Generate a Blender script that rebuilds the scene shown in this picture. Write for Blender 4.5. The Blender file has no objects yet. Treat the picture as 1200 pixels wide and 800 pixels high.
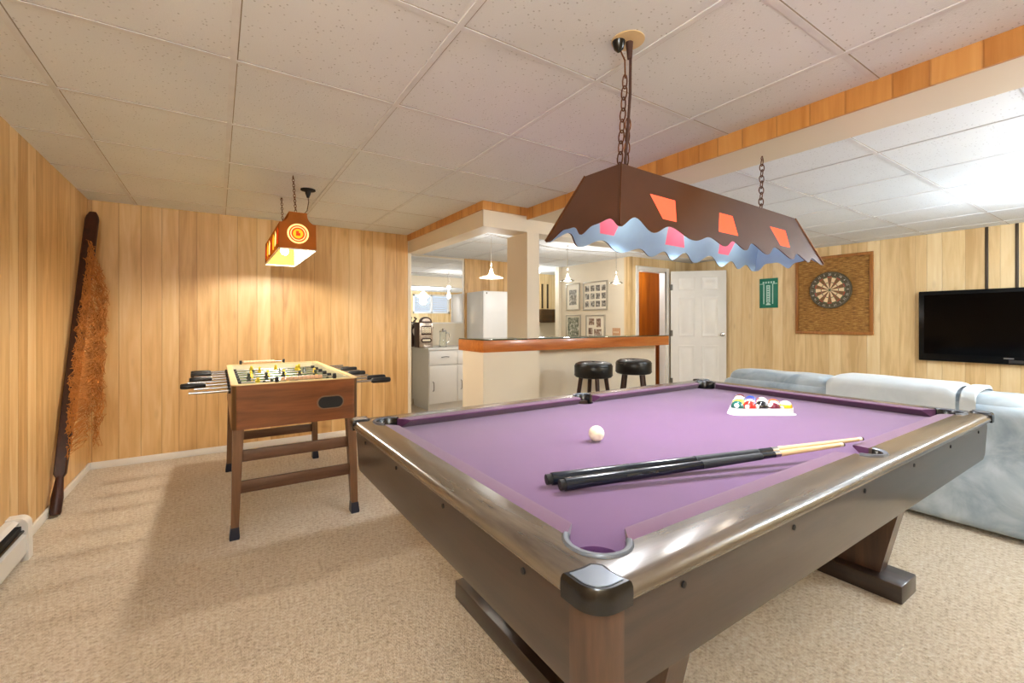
import bpy, bmesh, math, random
from mathutils import Vector, Matrix
random.seed(7)
POOL_W, FOOS_W, BAR_W, DOME_E, LCOL = 29.0, 24.0, 4.0, 94.0, (.77, .885, 1.0)
PI = math.pi
S = bpy.context.scene
COL = S.collection
TH = 0.583          # camera heading
H = 2.094           # ceiling height
UL, UR, VB, VF, VC = -0.835, 6.40, 4.70, -0.95, 5.95

# ------------------------------------------------------------------ helpers
def lin(c):
    r = []
    for x in c[:3]:
        x = x / 255.0
        r.append(x / 12.92 if x <= 0.04045 else ((x + 0.055) / 1.055) ** 2.4)
    return (r[0], r[1], r[2], 1.0)

class NT:
    def __init__(s, name):
        m = bpy.data.materials.new(name); m.use_nodes = True
        s.m = m; s.t = m.node_tree; s.t.nodes.clear()
        s.out = s.n('ShaderNodeOutputMaterial')
    def n(s, t, **kw):
        nd = s.t.nodes.new(t)
        for k, v in kw.items():
            if k.startswith('i_'):
                key = k[2:]
                key = int(key) if key.isdigit() else key.replace('_', ' ')
                nd.inputs[key].default_value = v
            else:
                setattr(nd, k, v)
        return nd
    def l(s, a, b): s.t.links.new(a, b)
    def math(s, op, a, b=None, c=None):
        nd = s.n('ShaderNodeMath', operation=op)
        for i, x in enumerate((a, b, c)):
            if x is None: continue
            if isinstance(x, (int, float)): nd.inputs[i].default_value = x
            else: s.l(x, nd.inputs[i])
        return nd.outputs[0]
    def ramp(s, fac, stops, interp='LINEAR'):
        r = s.n('ShaderNodeValToRGB'); cr = r.color_ramp; cr.interpolation = interp
        while len(cr.elements) < len(stops): cr.elements.new(0.5)
        for e, (p, c) in zip(cr.elements, stops):
            e.position = p; e.color = c if len(c) == 4 else lin(c)
        s.l(fac, r.inputs[0]); return r.outputs[0]
    def mix(s, fac, a, b, mode='MIX'):
        x = s.n('ShaderNodeMix', data_type='RGBA', blend_type=mode)
        for i, v in ((0, fac), (6, a), (7, b)):
            if isinstance(v, (int, float, tuple)): x.inputs[i].default_value = v
            else: s.l(v, x.inputs[i])
        return x.outputs[2]
    def bsdf(s, color, rough=0.5, metal=0.0, normal=None, **kw):
        p = s.n('ShaderNodeBsdfPrincipled')
        if isinstance(color, tuple): p.inputs['Base Color'].default_value = color
        else: s.l(color, p.inputs['Base Color'])
        if isinstance(rough, (int, float)): p.inputs['Roughness'].default_value = rough
        else: s.l(rough, p.inputs['Roughness'])
        p.inputs['Metallic'].default_value = metal
        if normal is not None: s.l(normal, p.inputs['Normal'])
        for k, v in kw.items(): p.inputs[k.replace('_', ' ')].default_value = v
        s.l(p.outputs[0], s.out.inputs[0]); return p
    def bump(s, h, strength=0.3, dist=0.01):
        b = s.n('ShaderNodeBump'); b.inputs['Strength'].default_value = strength
        b.inputs['Distance'].default_value = dist; s.l(h, b.inputs['Height']); return b.outputs[0]
    def coord(s, scale=(1, 1, 1), kind='Object'):
        if kind == 'Position':
            o = s.n('ShaderNodeNewGeometry').outputs['Position']
        else:
            o = s.n('ShaderNodeTexCoord').outputs[kind]
        mp = s.n('ShaderNodeMapping'); mp.inputs['Scale'].default_value = scale
        s.l(o, mp.inputs[0]); return mp.outputs[0]
    def noise(s, vec, scale=5.0, detail=3.0, rough=0.5, dist=0.0):
        n = s.n('ShaderNodeTexNoise'); n.inputs['Scale'].default_value = scale
        n.inputs['Detail'].default_value = detail; n.inputs['Roughness'].default_value = rough
        n.inputs['Distortion'].default_value = dist
        s.l(vec, n.inputs['Vector']); return n.outputs['Fac']

def plain(name, rgb, rough=0.5, metal=0.0, var=0.06, scale=12.0, bump=0.0, bscale=200.0, **kw):
    t = NT(name); v = t.coord()
    c = lin(rgb); f = t.noise(v, scale, 3)
    a = tuple(min(1, x * (1 - var)) for x in c[:3]) + (1,); b = tuple(min(1, x * (1 + var)) for x in c[:3]) + (1,)
    col = t.ramp(f, [(0.3, a), (0.7, b)])
    nrm = t.bump(t.noise(v, bscale, 2), bump, 0.004) if bump else None
    t.bsdf(col, rough, metal, nrm, **kw); return t.m

def wood(name, dark, light, axis='X', rough=0.4, scale=1.0, kind='Object', coat=0.0, contrast=(0.3, 0.72)):
    t = NT(name)
    sc = {'X': (1.2, 14, 14), 'Y': (14, 1.2, 14), 'Z': (14, 14, 1.2)}[axis]
    v = t.coord(tuple(x * scale for x in sc), kind)
    f1 = t.noise(v, 1.6, 5, 0.55, 0.8)
    v2 = t.coord(tuple(x * scale * 5 for x in sc), kind)
    f2 = t.noise(v2, 1.5, 3, 0.6)
    f = t.math('ADD', t.math('MULTIPLY', f1, 0.75), t.math('MULTIPLY', f2, 0.25))
    col = t.ramp(f, [(contrast[0], dark), (contrast[1], light)])
    t.bsdf(col, rough, 0, t.bump(f2, 0.06, 0.002), Coat_Weight=coat, Coat_Roughness=0.12); return t.m

def emis(name, rgb, strength, base=None):
    t = NT(name); p = t.bsdf(lin(base or rgb), 0.4)
    p.inputs['Emission Color'].default_value = lin(rgb); p.inputs['Emission Strength'].default_value = strength
    return t.m

# ---- geometry
def nb(): return bmesh.new()
def box(bm, c, s, rz=0.0, bev=0.0, seg=2, mi=0, M=None):
    r = bmesh.ops.create_cube(bm, size=1.0)
    vs = r['verts']
    bmesh.ops.scale(bm, vec=s, verts=vs)
    if bev > 0:
        es = list({e for v in vs for e in v.link_edges})
        rb = bmesh.ops.bevel(bm, geom=es, offset=min(bev, min(s) * 0.49), segments=seg, profile=0.5, affect='EDGES')
        vs = list({v for f in rb['faces'] for v in f.verts} | {v for v in vs if v.is_valid})
    X = Matrix.Translation(c) @ Matrix.Rotation(rz, 4, 'Z')
    if M is not None: X = Matrix.Translation(c) @ M
    bmesh.ops.transform(bm, matrix=X, verts=vs)
    if mi:
        for f in {f for v in vs for f in v.link_faces}: f.material_index = mi
    return vs
def bx(bm, x0, x1, y0, y1, z0, z1, bev=0.0, seg=2, mi=0):
    return box(bm, ((x0 + x1) / 2, (y0 + y1) / 2, (z0 + z1) / 2), (abs(x1 - x0), abs(y1 - y0), abs(z1 - z0)), 0, bev, seg, mi)
def frame_of(d):
    d = Vector(d).normalized(); a = Vector((0, 0, 1)) if abs(d.z) < 0.9 else Vector((1, 0, 0))
    x = d.cross(a).normalized(); return x, d.cross(x).normalized()
def loft(bm, rings, closed=True, cap=True, mi=0, smooth=True):
    R = [[bm.verts.new(p) for p in r] for r in rings]; fs = []
    n = len(rings[0])
    for a, b in zip(R, R[1:]):
        for i in range(n if closed else n - 1):
            j = (i + 1) % n
            fs.append(bm.faces.new((a[i], a[j], b[j], b[i])))
    if cap and closed:
        fs.append(bm.faces.new(list(reversed(R[0])))); fs.append(bm.faces.new(R[-1]))
    for f in fs: f.material_index = mi
    return fs
def tube(bm, pts, r, n=8, mi=0, cap=True):
    pts = [Vector(p) for p in pts]; rings = []
    rs = r if isinstance(r, (list, tuple)) else [r] * len(pts)
    x = None
    for i, p in enumerate(pts):
        d = (pts[min(i + 1, len(pts) - 1)] - pts[max(i - 1, 0)])
        if d.length < 1e-9: d = Vector((0, 0, 1))
        d.normalize()
        if x is None: x, y = frame_of(d)
        else:
            x = (x - d * x.dot(d)).normalized()
        y = d.cross(x)
        rings.append([p + (x * math.cos(2 * PI * k / n) + y * math.sin(2 * PI * k / n)) * rs[i] for k in range(n)])
    loft(bm, rings, True, cap, mi)
def cyl(bm, p0, p1, r0, r1=None, n=20, mi=0): tube(bm, [p0, p1], [r0, r0 if r1 is None else r1], n, mi)
def lathe(bm, prof, c=(0, 0, 0), n=28, mi=0, M=None, cap=False):
    rings = []
    for r, z in prof:
        ring = [Vector((max(r, 1e-5) * math.cos(2 * PI * k / n), max(r, 1e-5) * math.sin(2 * PI * k / n), z)) for k in range(n)]
        if M is not None: ring = [M @ p for p in ring]
        rings.append([p + Vector(c) for p in ring])
    loft(bm, rings, True, cap, mi)
def prism(bm, poly, f0, f1, mi=0):
    """poly: list of 2-D points; f0/f1 map a point to the two end caps."""
    loft(bm, [[Vector(f0(p)) for p in poly], [Vector(f1(p)) for p in poly]], True, True, mi)
def torus(bm, c, R, r, M=None, n=14, k=6, sx=1.0, mi=0, a0=0, a1=2 * PI):
    full = abs(a1 - a0 - 2 * PI) < 1e-4; rings = []
    for i in range(n + 1):
        a = a0 + (a1 - a0) * i / n; ring = []
        for j in range(k):
            b = 2 * PI * j / k; rr = R + r * math.cos(b)
            p = Vector((rr * math.cos(a) * sx, rr * math.sin(a), r * math.sin(b)))
            if M is not None: p = M @ p
            ring.append(p + Vector(c))
        rings.append(ring)
    loft(bm, rings, True, not full, mi)
def sphere(bm, c, r, sc=(1, 1, 1), u=20, v=12, mi=0):
    res = bmesh.ops.create_uvsphere(bm, u_segments=u, v_segments=v, radius=r)
    bmesh.ops.transform(bm, matrix=Matrix.Translation(c) @ Matrix.Diagonal((*sc, 1)), verts=res['verts'])
    if mi:
        for f in {f for w in res['verts'] for f in w.link_faces}: f.material_index = mi

def build(name, bm, mats, parent=None, local=False, ang=38):
    bmesh.ops.remove_doubles(bm, verts=bm.verts, dist=1e-6)
    bmesh.ops.recalc_face_normals(bm, faces=bm.faces)
    if parent is not None and not local:
        Mw = Matrix.Translation(parent.location) @ parent.rotation_euler.to_matrix().to_4x4()
        pp = parent.parent
        while pp is not None:
            Mw = (Matrix.Translation(pp.location) @ pp.rotation_euler.to_matrix().to_4x4()) @ Mw; pp = pp.parent
        bm.transform(Mw.inverted())
    for f in bm.faces: f.smooth = True
    lim = math.radians(ang)
    for e in bm.edges:
        e.smooth = not (len(e.link_faces) == 2 and e.calc_face_angle(0) > lim)
    me = bpy.data.meshes.new(name); bm.to_mesh(me); bm.free()
    for m in (mats if isinstance(mats, (list, tuple)) else [mats]): me.materials.append(m)
    o = bpy.data.objects.new(name, me); COL.objects.link(o)
    if parent is not None: o.parent = parent
    return o
def cut(o, bmc):
    """subtract the cutter bmesh (same local space) from o's mesh"""
    me = bpy.data.meshes.new('c'); bmesh.ops.recalc_face_normals(bmc, faces=bmc.faces); bmc.to_mesh(me); bmc.free()
    c = bpy.data.objects.new('c', me); COL.objects.link(c); c.parent = o.parent
    md = o.modifiers.new('b', 'BOOLEAN'); md.operation = 'DIFFERENCE'; md.solver = 'EXACT'; md.object = c
    dg = bpy.context.evaluated_depsgraph_get(); dg.update()
    new = bpy.data.meshes.new_from_object(o.evaluated_get(dg))
    o.modifiers.clear(); old = o.data; o.data = new; new.name = old.name
    bpy.data.objects.remove(c); bpy.data.meshes.remove(me)
    if old.users == 0: bpy.data.meshes.remove(old)
def thing(name, label, cat, loc=(0, 0, 0), rz=0.0, group=None):
    o = bpy.data.objects.new(name, None); COL.objects.link(o); o.empty_display_size = 0.1
    o.location = loc; o.rotation_euler = (0, 0, rz); return tag(o, label, cat, group)
def tag(o, label, cat, group=None):
    o['label'] = label; o['category'] = cat
    if group: o['group'] = group
    return o
def struct(name, bm, mats, ang=30):
    o = build(name, bm, mats, None, ang=ang); o['kind'] = 'structure'; return o
def dup(root, loc, rz=None, label=None, group=None):
    r = root.copy(); COL.objects.link(r); r.location = loc
    if rz is not None: r.rotation_euler = (0, 0, rz)
    if label: r['label'] = label
    if group: r['group'] = group
    for ch in list(root.children):
        c = ch.copy(); COL.objects.link(c); c.parent = r
        for g in list(ch.children):
            d = g.copy(); COL.objects.link(d); d.parent = c
    return r
def point_light(name, loc, power, rgb, radius=0.04, parent=None):
    ld = bpy.data.lights.new(name, 'POINT'); ld.energy = power; ld.color = rgb; ld.shadow_soft_size = radius
    o = bpy.data.objects.new(name, ld); COL.objects.link(o); o.location = loc
    if parent is not None:
        o.parent = parent; o.location = Vector(loc) - Vector(parent.location)
        if parent.rotation_euler.z: o.location = Matrix.Rotation(-parent.rotation_euler.z, 3, 'Z') @ o.location
    return o

# ------------------------------------------------------------------ materials
def panelling(name, tint):
    t = NT(name)
    pos = t.n('ShaderNodeNewGeometry').outputs['Position']
    sep = t.n('ShaderNodeSeparateXYZ'); t.l(pos, sep.inputs[0])
    w = t.math('ADD', sep.outputs[0], sep.outputs[1])
    vo = t.n('ShaderNodeTexVoronoi', voronoi_dimensions='1D', feature='F1'); vo.inputs['Scale'].default_value = 7.4
    vo.inputs['Randomness'].default_value = 0.75; t.l(w, vo.inputs['W'])
    ve = t.n('ShaderNodeTexVoronoi', voronoi_dimensions='1D', feature='DISTANCE_TO_EDGE'); ve.inputs['Scale'].default_value = 7.4
    ve.inputs['Randomness'].default_value = 0.75; t.l(w, ve.inputs['W'])
    sc = t.n('ShaderNodeSeparateColor'); t.l(vo.outputs['Color'], sc.inputs[0])
    rnd = sc.outputs[0]
    # grain: stretched along z and different on every plank
    cmb = t.n('ShaderNodeCombineXYZ')
    t.l(t.math('MULTIPLY', w, 9.0), cmb.inputs[0]); t.l(t.math('MULTIPLY', rnd, 37.0), cmb.inputs[1])
    t.l(t.math('MULTIPLY', sep.outputs[2], 0.9), cmb.inputs[2])
    g1 = t.noise(cmb.outputs[0], 1.5, 4, 0.5, 1.1)
    cmb2 = t.n('ShaderNodeCombineXYZ')
    t.l(t.math('MULTIPLY', w, 75.0), cmb2.inputs[0]); t.l(t.math('MULTIPLY', rnd, 19.0), cmb2.inputs[1])
    t.l(t.math('MULTIPLY', sep.outputs[2], 2.6), cmb2.inputs[2])
    g2 = t.noise(cmb2.outputs[0], 1.0, 3, 0.6)
    cmb3 = t.n('ShaderNodeCombineXYZ')
    t.l(t.math('MULTIPLY', w, 9.0), cmb3.inputs[0]); t.l(t.math('MULTIPLY', rnd, 53.0), cmb3.inputs[1])
    t.l(t.math('MULTIPLY', sep.outputs[2], 3.0), cmb3.inputs[2])
    kn = t.n('ShaderNodeTexVoronoi', feature='F1'); kn.inputs['Scale'].default_value = 0.8; t.l(cmb3.outputs[0], kn.inputs['Vector'])
    knot = t.ramp(kn.outputs['Distance'], [(0.03, (1, 1, 1, 1)), (0.16, (0, 0, 0, 1))])
    f = t.math('ADD', t.math('MULTIPLY', g1, 0.62), t.math('ADD', t.math('MULTIPLY', g2, 0.2), t.math('MULTIPLY', rnd, 0.3)))
    col = t.ramp(f, [(0.32, tint[0]), (0.56, tint[1]), (0.8, tint[2])])
    col = t.mix(t.math('MULTIPLY', knot, 0.35), col, lin(tint[3]))
    groove = t.ramp(ve.outputs['Distance'], [(0.012, (1, 1, 1, 1)), (0.034, (0, 0, 0, 1))])
    col = t.mix(t.math('MULTIPLY', groove, 0.38), col, lin(tint[3]))
    nrm = t.bump(t.math('SUBTRACT', 1.0, groove), 0.5, 0.003)
    t.bsdf(col, 0.42, 0, nrm); return t.m
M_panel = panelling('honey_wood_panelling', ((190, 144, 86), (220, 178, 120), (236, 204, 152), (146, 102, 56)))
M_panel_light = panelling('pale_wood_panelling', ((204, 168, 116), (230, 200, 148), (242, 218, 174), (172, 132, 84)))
M_fascia = panelling('orange_wood_fascia', ((184, 122, 56), (210, 152, 82), (224, 172, 104), (140, 86, 38)))

def ceiling_mat():
    t = NT('ceiling_tile'); v = t.coord((1, 1, 1), 'Position')
    vo = t.n('ShaderNodeTexVoronoi', feature='F1'); vo.inputs['Scale'].default_value = 62; vo.inputs['Randomness'].default_value = 1.0
    t.l(v, vo.inputs['Vector'])
    sc = t.n('ShaderNodeSeparateColor'); t.l(vo.outputs['Color'], sc.inputs[0])
    dots = t.ramp(vo.outputs['Distance'], [(0.10, (1, 1, 1, 1)), (0.24, (0, 0, 0, 1))])
    sel = t.math('GREATER_THAN', sc.outputs[1], 0.42)
    fis = t.math('MULTIPLY', dots, sel)
    blotch = t.noise(v, 1.3, 2)
    base = t.ramp(blotch, [(0.35, (226, 230, 234)), (0.65, (233, 237, 241))])
    col = t.mix(t.math('MULTIPLY', fis, 0.5), base, lin((110, 104, 98)))
    nrm = t.bump(t.math('SUBTRACT', t.noise(v, 240, 2), fis), 0.35, 0.004)
    t.bsdf(col, 0.9, 0, nrm); return t.m
M_tile = ceiling_mat()
M_tbar = plain('ceiling_grid_metal', (222, 224, 228), 0.5)
M_reveal = plain('ceiling_reveal', (150, 138, 122), 0.8)

def carpet_mat():
    t = NT('beige_carpet'); v = t.coord((1, 1, 1), 'Position')
    f1 = t.noise(v, 95, 3, 0.75); f2 = t.noise(v, 3.0, 4, 0.6); f3 = t.noise(v, 48, 3, 0.7)
    f = t.math('ADD', t.math('MULTIPLY', f1, 0.45), t.math('ADD', t.math('MULTIPLY', f2, 0.12), t.math('MULTIPLY', f3, 0.43)))
    col = t.ramp(f, [(0.34, (176, 150, 116)), (0.5, (228, 210, 184)), (0.66, (250, 242, 228))])
    h = t.math('ADD', t.math('MULTIPLY', f1, 0.7), f3)
    t.bsdf(col, 0.97, 0, t.bump(h, 0.9, 0.02), Sheen_Weight=0.15); return t.m
M_carpet = carpet_mat()
M_cream = plain('cream_paint', (232, 220, 198), 0.6, var=0.02, scale=2)
M_white = plain('white_trim_paint', (236, 232, 226), 0.4, var=0.02)
M_door = plain('white_door_paint', (238, 236, 232), 0.35, var=0.015)
M_walnut = wood('walnut_laminate', (30, 21, 17), (58, 42, 33), 'X', 0.3, 1.0, coat=0.35)
M_walnut_y = wood('walnut_laminate_lengthways', (30, 21, 17), (58, 42, 33), 'Y', 0.3, 1.0, coat=0.35)
M_rail = wood('rail_walnut', (64, 55, 46), (106, 94, 80), 'X', 0.25, 1.0, coat=0.45)
M_rail_y = wood('rail_walnut_crossways', (64, 55, 46), (106, 94, 80), 'Y', 0.25, 1.0, coat=0.45)
M_walnut_z = wood('walnut_upright', (46, 32, 25), (88, 63, 46), 'Z', 0.3, 1.0, coat=0.3)
M_foos = wood('reddish_oak_laminate', (92, 48, 20), (146, 86, 44), 'X', 0.35, 0.9, coat=0.2)
M_foos_leg = wood('brown_oak_leg', (88, 58, 36), (132, 96, 66), 'Z', 0.4, 1.0)
M_foos_bar = wood('brown_oak_bar', (76, 48, 32), (112, 80, 58), 'X', 0.4, 1.0)
M_bar_top = wood('orange_oak_edge', (168, 84, 24), (206, 124, 52), 'X', 0.3, 1.0, coat=0.3)
M_oar = wood('dark_oar_wood', (40, 16, 10), (74, 34, 22), 'Z', 0.4, 1.0)
M_board = wood('board_frame_oak', (140, 82, 30), (182, 120, 56), 'Z', 0.4, 1.0)
M_closet = wood('knotty_orange_wood', (146, 72, 10), (204, 112, 20), 'Z', 0.4, 0.35)
M_cloth = plain('purple_cloth', (88, 45, 94), 0.95, var=0.05, scale=6, bump=0.15, bscale=600, Sheen_Weight=0.25)
M_cushion = plain('purple_cushion_cloth', (84, 34, 78), 0.95, var=0.05, scale=6, bump=0.15, bscale=600, Sheen_Weight=0.25)
M_black = plain('black_plastic', (11, 12, 15), 0.25, var=0.1)
M_blackmat = plain('matt_black', (18, 17, 17), 0.7)
M_liner = plain('grey_pocket_rubber', (88, 94, 104), 0.3)
M_capin = plain('corner_inlay_grey', (140, 150, 162), 0.22, metal=0.4)
M_vinyl = plain('black_vinyl', (11, 10, 10), 0.32, bump=0.2, bscale=60)
M_stoolleg = wood('dark_stool_leg', (32, 16, 12), (62, 34, 26), 'Z', 0.3, 1.0)
M_steel = plain('chromed_steel', (196, 194, 192), 0.22, metal=1.0)
M_brass = plain('antique_brass', (104, 66, 42), 0.4, metal=0.8)
M_cord = plain('brown_cord', (66, 36, 24), 0.6)
M_ivory = plain('ivory_cue_ball', (244, 234, 208), 0.12, var=0.01)
M_glass = NT('clear_glass'); M_glass.bsdf((0.95, 0.98, 0.97, 1), 0.02, Transmission_Weight=1.0, IOR=1.45); M_glass = M_glass.m
M_greenglass = NT('green_edged_glass'); M_greenglass.bsdf(lin((64, 92, 66)), 0.05, Transmission_Weight=0.35, IOR=1.45); M_greenglass = M_greenglass.m
M_mirror = NT('mirror_silver'); M_mirror.bsdf((0.93, 0.93, 0.92, 1), 0.0, 1.0); M_mirror = M_mirror.m
M_fridge = plain('white_enamel', (236, 236, 236), 0.3, var=0.01)
M_cab = plain('white_laminate', (232, 230, 226), 0.35, var=0.01)
M_handle = plain('pewter_handle', (120, 116, 110), 0.3, metal=0.8)

# ------------------------------------------------------------------ room shell
b = nb(); bx(b, UL - .1, UR + .1, VF - .1, 7.1, -.1, 0)
struct('floor', b, M_carpet)
# ceiling slab with its suspended grid (tile pattern stays in this mesh)
b = nb(); bx(b, UL - .1, UR + .1, VF - .1, 7.1, H, H + .1, mi=0)
def bar(x0, x1, y0, y1, w=0.011, dz=0.0035):
    if abs(x1 - x0) < 1e-6: bx(b, x0 - w, x0 + w, y0, y1, H - dz, H + .002, mi=1); bx(b, x0 + w - .001, x0 + w + .0035, y0, y1, H - .0012, H + .0021, mi=2)
    else: bx(b, x0, x1, y0 - w, y0 + w, H - dz + .0008, H + .0022, mi=1); bx(b, x0, x1, y0 - w - .0035, y0 - w + .001, H - .0009, H + .0023, mi=2)
for i in range(1, 7):
    u = (i - 1.9184) * .6018; 
    if u < 1.72: bar(u, u, VF, VB)
    elif u < 2.16: bar(u, u, VF, 3.04)
for j in range(-3, 9):
    v = (j + 2.1004) * .6178
    if VF < v < VB: bar(UL, 1.73 if v > 3.04 else 2.16, v, v)
u = 3.10 - .61
for k in range(7):
    u = 2.49 + .612 * k
    if k: bar(u, u, VF, 3.05)
for k in range(-3, 5):
    v = .974 + .605 * k
    if VF < v < 3.04: bar(2.48, UR, v, v)
for k in range(5):
    v = 3.42 + .61 * k
    if v < VC: bar(1.79, 4.94, v, v)
for k in range(6): bar(1.9 + .61 * k, 1.9 + .61 * k, 3.25, VC)
for k in range(2): bar(4.96, UR, 3.42 + .61 * k, 3.42 + .61 * k)
struct('ceiling', b, [M_tile, M_tbar, M_reveal])

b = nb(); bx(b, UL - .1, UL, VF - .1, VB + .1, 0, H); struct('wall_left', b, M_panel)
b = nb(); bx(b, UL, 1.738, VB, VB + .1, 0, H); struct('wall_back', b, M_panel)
b = nb(); bx(b, 1.738, 1.775, VB - .004, VB + .1, 0, 1.90); struct('trim_1', b, M_cream)
b = nb(); bx(b, 1.675, 1.775, VB + .1, VC + .1, 0, H); struct('wall_bar_left', b, M_cream)
b = nb(); bx(b, 1.775, 4.32, VC, VC + .1, 0, H); bx(b, 4.885, 5.04, VC, VC + .1, 0, H); struct('wall_bar_back', b, M_cream)
# recess beyond the bar, right of the post
b = nb(); bx(b, 4.22, 6.1, 7.0, 7.1, 0, 1.14); struct('wall_recess_lower', b, M_cream)
b = nb(); bx(b, 4.22, 6.1, 7.0, 7.1, 1.14, H); struct('wall_recess_back', b, M_panel_light)
b = nb(); bx(b, 4.22, 4.32, VC + .1, 7.0, 0, H); bx(b, 6.0, 6.1, VC + .1, 7.0, 0, H); bx(b, 5.04, 6.1, VC, VC + .1, 0, H); struct('wall_recess_side', b, M_cream)
for k, x in enumerate((5.325, 5.455)):
    b = nb(); bx(b, x - .018, x + .018, 6.988, 7.0, 1.42, 1.90); struct('trim_%d' % (7 + k), b, plain('dark_gap_strip', (66, 50, 30), .5))
wc = thing('wall_cabinet', 'dark brown box on the far wall between the cream post and the pictures', 'cabinet', (5.48, 6.9, 1.14))
b = nb(); bx(b, 5.18, 5.70, 6.84, 6.999, 1.145, 1.40, .004); build('body', b, wood('dark_brown_box', (58, 38, 16), (92, 64, 32), 'X', .4), wc)
M_bd = wood('dark_brown_door', (58, 38, 16), (92, 64, 32), 'X', .4)
for xa, xb in ((5.195, 5.436), (5.444, 5.685)):
    b = nb(); bx(b, xa, xb, 6.828, 6.84, 1.155, 1.39, .003); build('door', b, M_bd, wc)
b = nb(); bx(b, 3.075, 4.30, VC - .015, VC, 0, H); struct('trim_2', b, M_panel)
b = nb(); bx(b, 4.94, 5.04, 4.53, VC, 0, H); struct('wall_pictures', b, M_cream)
VD = 4.43
DU0, DU1, DT = 5.12, 5.74, 1.915
b = nb(); bx(b, 4.94, DU0, VD, VD + .1, 0, H); bx(b, DU1, UR, VD, VD + .1, 0, H); bx(b, DU0, DU1, VD, VD + .1, DT, H)
struct('wall_doorway', b, M_panel_light)
b = nb(); bx(b, UR, UR + .1, VF - .1, VC + .1, 0, H); struct('wall_right', b, M_panel_light)
b = nb(); bx(b, 5.04, UR, 4.98, 5.04, 0, H); struct('wall_closet', b, M_closet)
# front wall with a high basement window
b = nb(); WX0, WX1, WZ0, WZ1 = 4.9, 6.1, 1.42, 2.0
bx(b, UL - .1, WX0, VF - .1, VF, 0, H); bx(b, WX1, UR, VF - .1, VF, 0, H); bx(b, WX0, WX1, VF - .1, VF, 0, WZ0); bx(b, WX0, WX1, VF - .1, VF, WZ1, H)
struct('wall_front', b, M_panel_light)
b = nb()
for x0, x1, z0, z1 in ((WX0, WX1, WZ0, WZ0 + .05), (WX0, WX1, WZ1 - .05, WZ1), (WX0, WX0 + .05, WZ0, WZ1), (WX1 - .05, WX1, WZ0, WZ1), (5.475, 5.525, WZ0, WZ1)):
    bx(b, x0, x1, VF - .09, VF + .015, z0, z1)
for k in range(9):
    box(b, (5.5, VF - .045, WZ0 + .085 + k * .05), (1.1, .045, .003), M=Matrix.Rotation(.5, 4, 'X'))
struct('window_1', b, M_white)
b = nb(); bx(b, WX0, WX1, VF - .092, VF - .088, WZ0, WZ1); g = struct('window_2', b, M_glass)

# beam and soffits
b = nb(); bx(b, 2.172, 2.47, VF, 3.05, 2.004, H); struct('trim_3', b, M_cream)
b = nb(); bx(b, 2.158, 2.172, VF, 3.05, 2.000, H); bx(b, 1.742, 2.172, 3.036, 3.05, 2.028, H); bx(b, 1.728, 1.742, 3.036, VB, 2.028, H)
struct('trim_4', b, M_fascia)
b = nb(); bx(b, 1.742, 1.90, 3.05, VB, 1.897, H); bx(b, 1.90, 4.94, 3.05, 3.25, 1.897, H); struct('trim_5', b, M_cream)
b = nb(); bx(b, 2.165, 2.29, 3.052, 3.36, 1.008, 1.897); struct('wall_post', b, M_cream)
# baseboards
b = nb(); bx(b, UL, UL + .014, 3.18, VB, 0, .055, .004); struct('baseboard_left', b, M_white)
b = nb(); bx(b, UL + .014, 1.775, VB - .014, VB, 0, .055, .004); struct('baseboard_back', b, M_white)
b = nb(); bx(b, UR - .014, UR, VF, VD, 0, .07, .004); struct('baseboard_right', b, M_white)
# door casing
b = nb(); e = .008
bx(b, DU0 - .055, DU0, VD - .02, VD, 0, DT + .055, .004); bx(b, DU1, DU1 + .07, VD - .02, VD, 0, DT + .055, .004)
bx(b, DU0, DU1, VD - .02, VD, DT, DT + .055, .004)
bx(b, DU0, DU0 + .015, VD, VD + .1, 0, DT); bx(b, DU1 - .015, DU1, VD, VD + .1, 0, DT); bx(b, DU0, DU1, VD, VD + .1, DT - .015, DT)
struct('trim_6', b, M_white)

# ------------------------------------------------------------------ open six panel door
HX, HY = 5.83, 4.405
EX, EY = 6.372, 3.834
da = math.atan2(EY - HY, EX - HX); DW = math.hypot(EX - HX, EY - HY)
door = thing('door', 'white six-panel door standing open beside the closet doorway', 'door', (HX, HY, 0), da)
door['kind'] = 'structure'; door.name = 'door_1'
b = nb(); bx(b, 0, DW, -.035, 0, .012, 1.925, .003)
pw = (DW - .11 * 2 - .10) / 2
for side in (-1, 1):
    for x0 in (.11, .11 + pw + .10):
        for z0, z1 in ((.20, .80), (.93, 1.53), (1.64, 1.83)):
            y = -.035 if side < 0 else 0.0
            q = [(x0, z0), (x0 + pw, z0), (x0 + pw, z1), (x0, z1)]
            def ring(d, h): return [Vector((x0 + d if k in (0, 3) else x0 + pw - d, y + side * h, z0 + d if k < 2 else z1 - d)) for k in range(4)]
            loft(b, [ring(0, .0), ring(.006, .006), ring(.016, .006), ring(.03, .001), ring(.05, .001), ring(.07, .006)], True, True)
build('door_slab', b, M_door, door, True, 25)
for sgn, y in ((-1, -.035), (1, 0)):
    b = nb(); Mx = Matrix.Rotation(PI / 2 if sgn < 0 else -PI / 2, 4, 'X')
    lathe(b, [(.0, 0), (.03, 0), (.03, .006), (.012, .01), (.012, .03), (.026, .04), (.03, .052), (.024, .064), (.0, .068)], (DW - .06, y, .965), 20, M=Mx)
    build('door_knob', b, M_steel, door, True)
for z in (.25, .98, 1.68):
    b = nb(); cyl(b, (-.004, -.039, z - .045), (-.004, -.039, z + .045), .008, n=10); bx(b, -.003, .028, -.037, -.035, z - .045, z + .045)
    build('hinge', b, M_handle, door, True)

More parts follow.
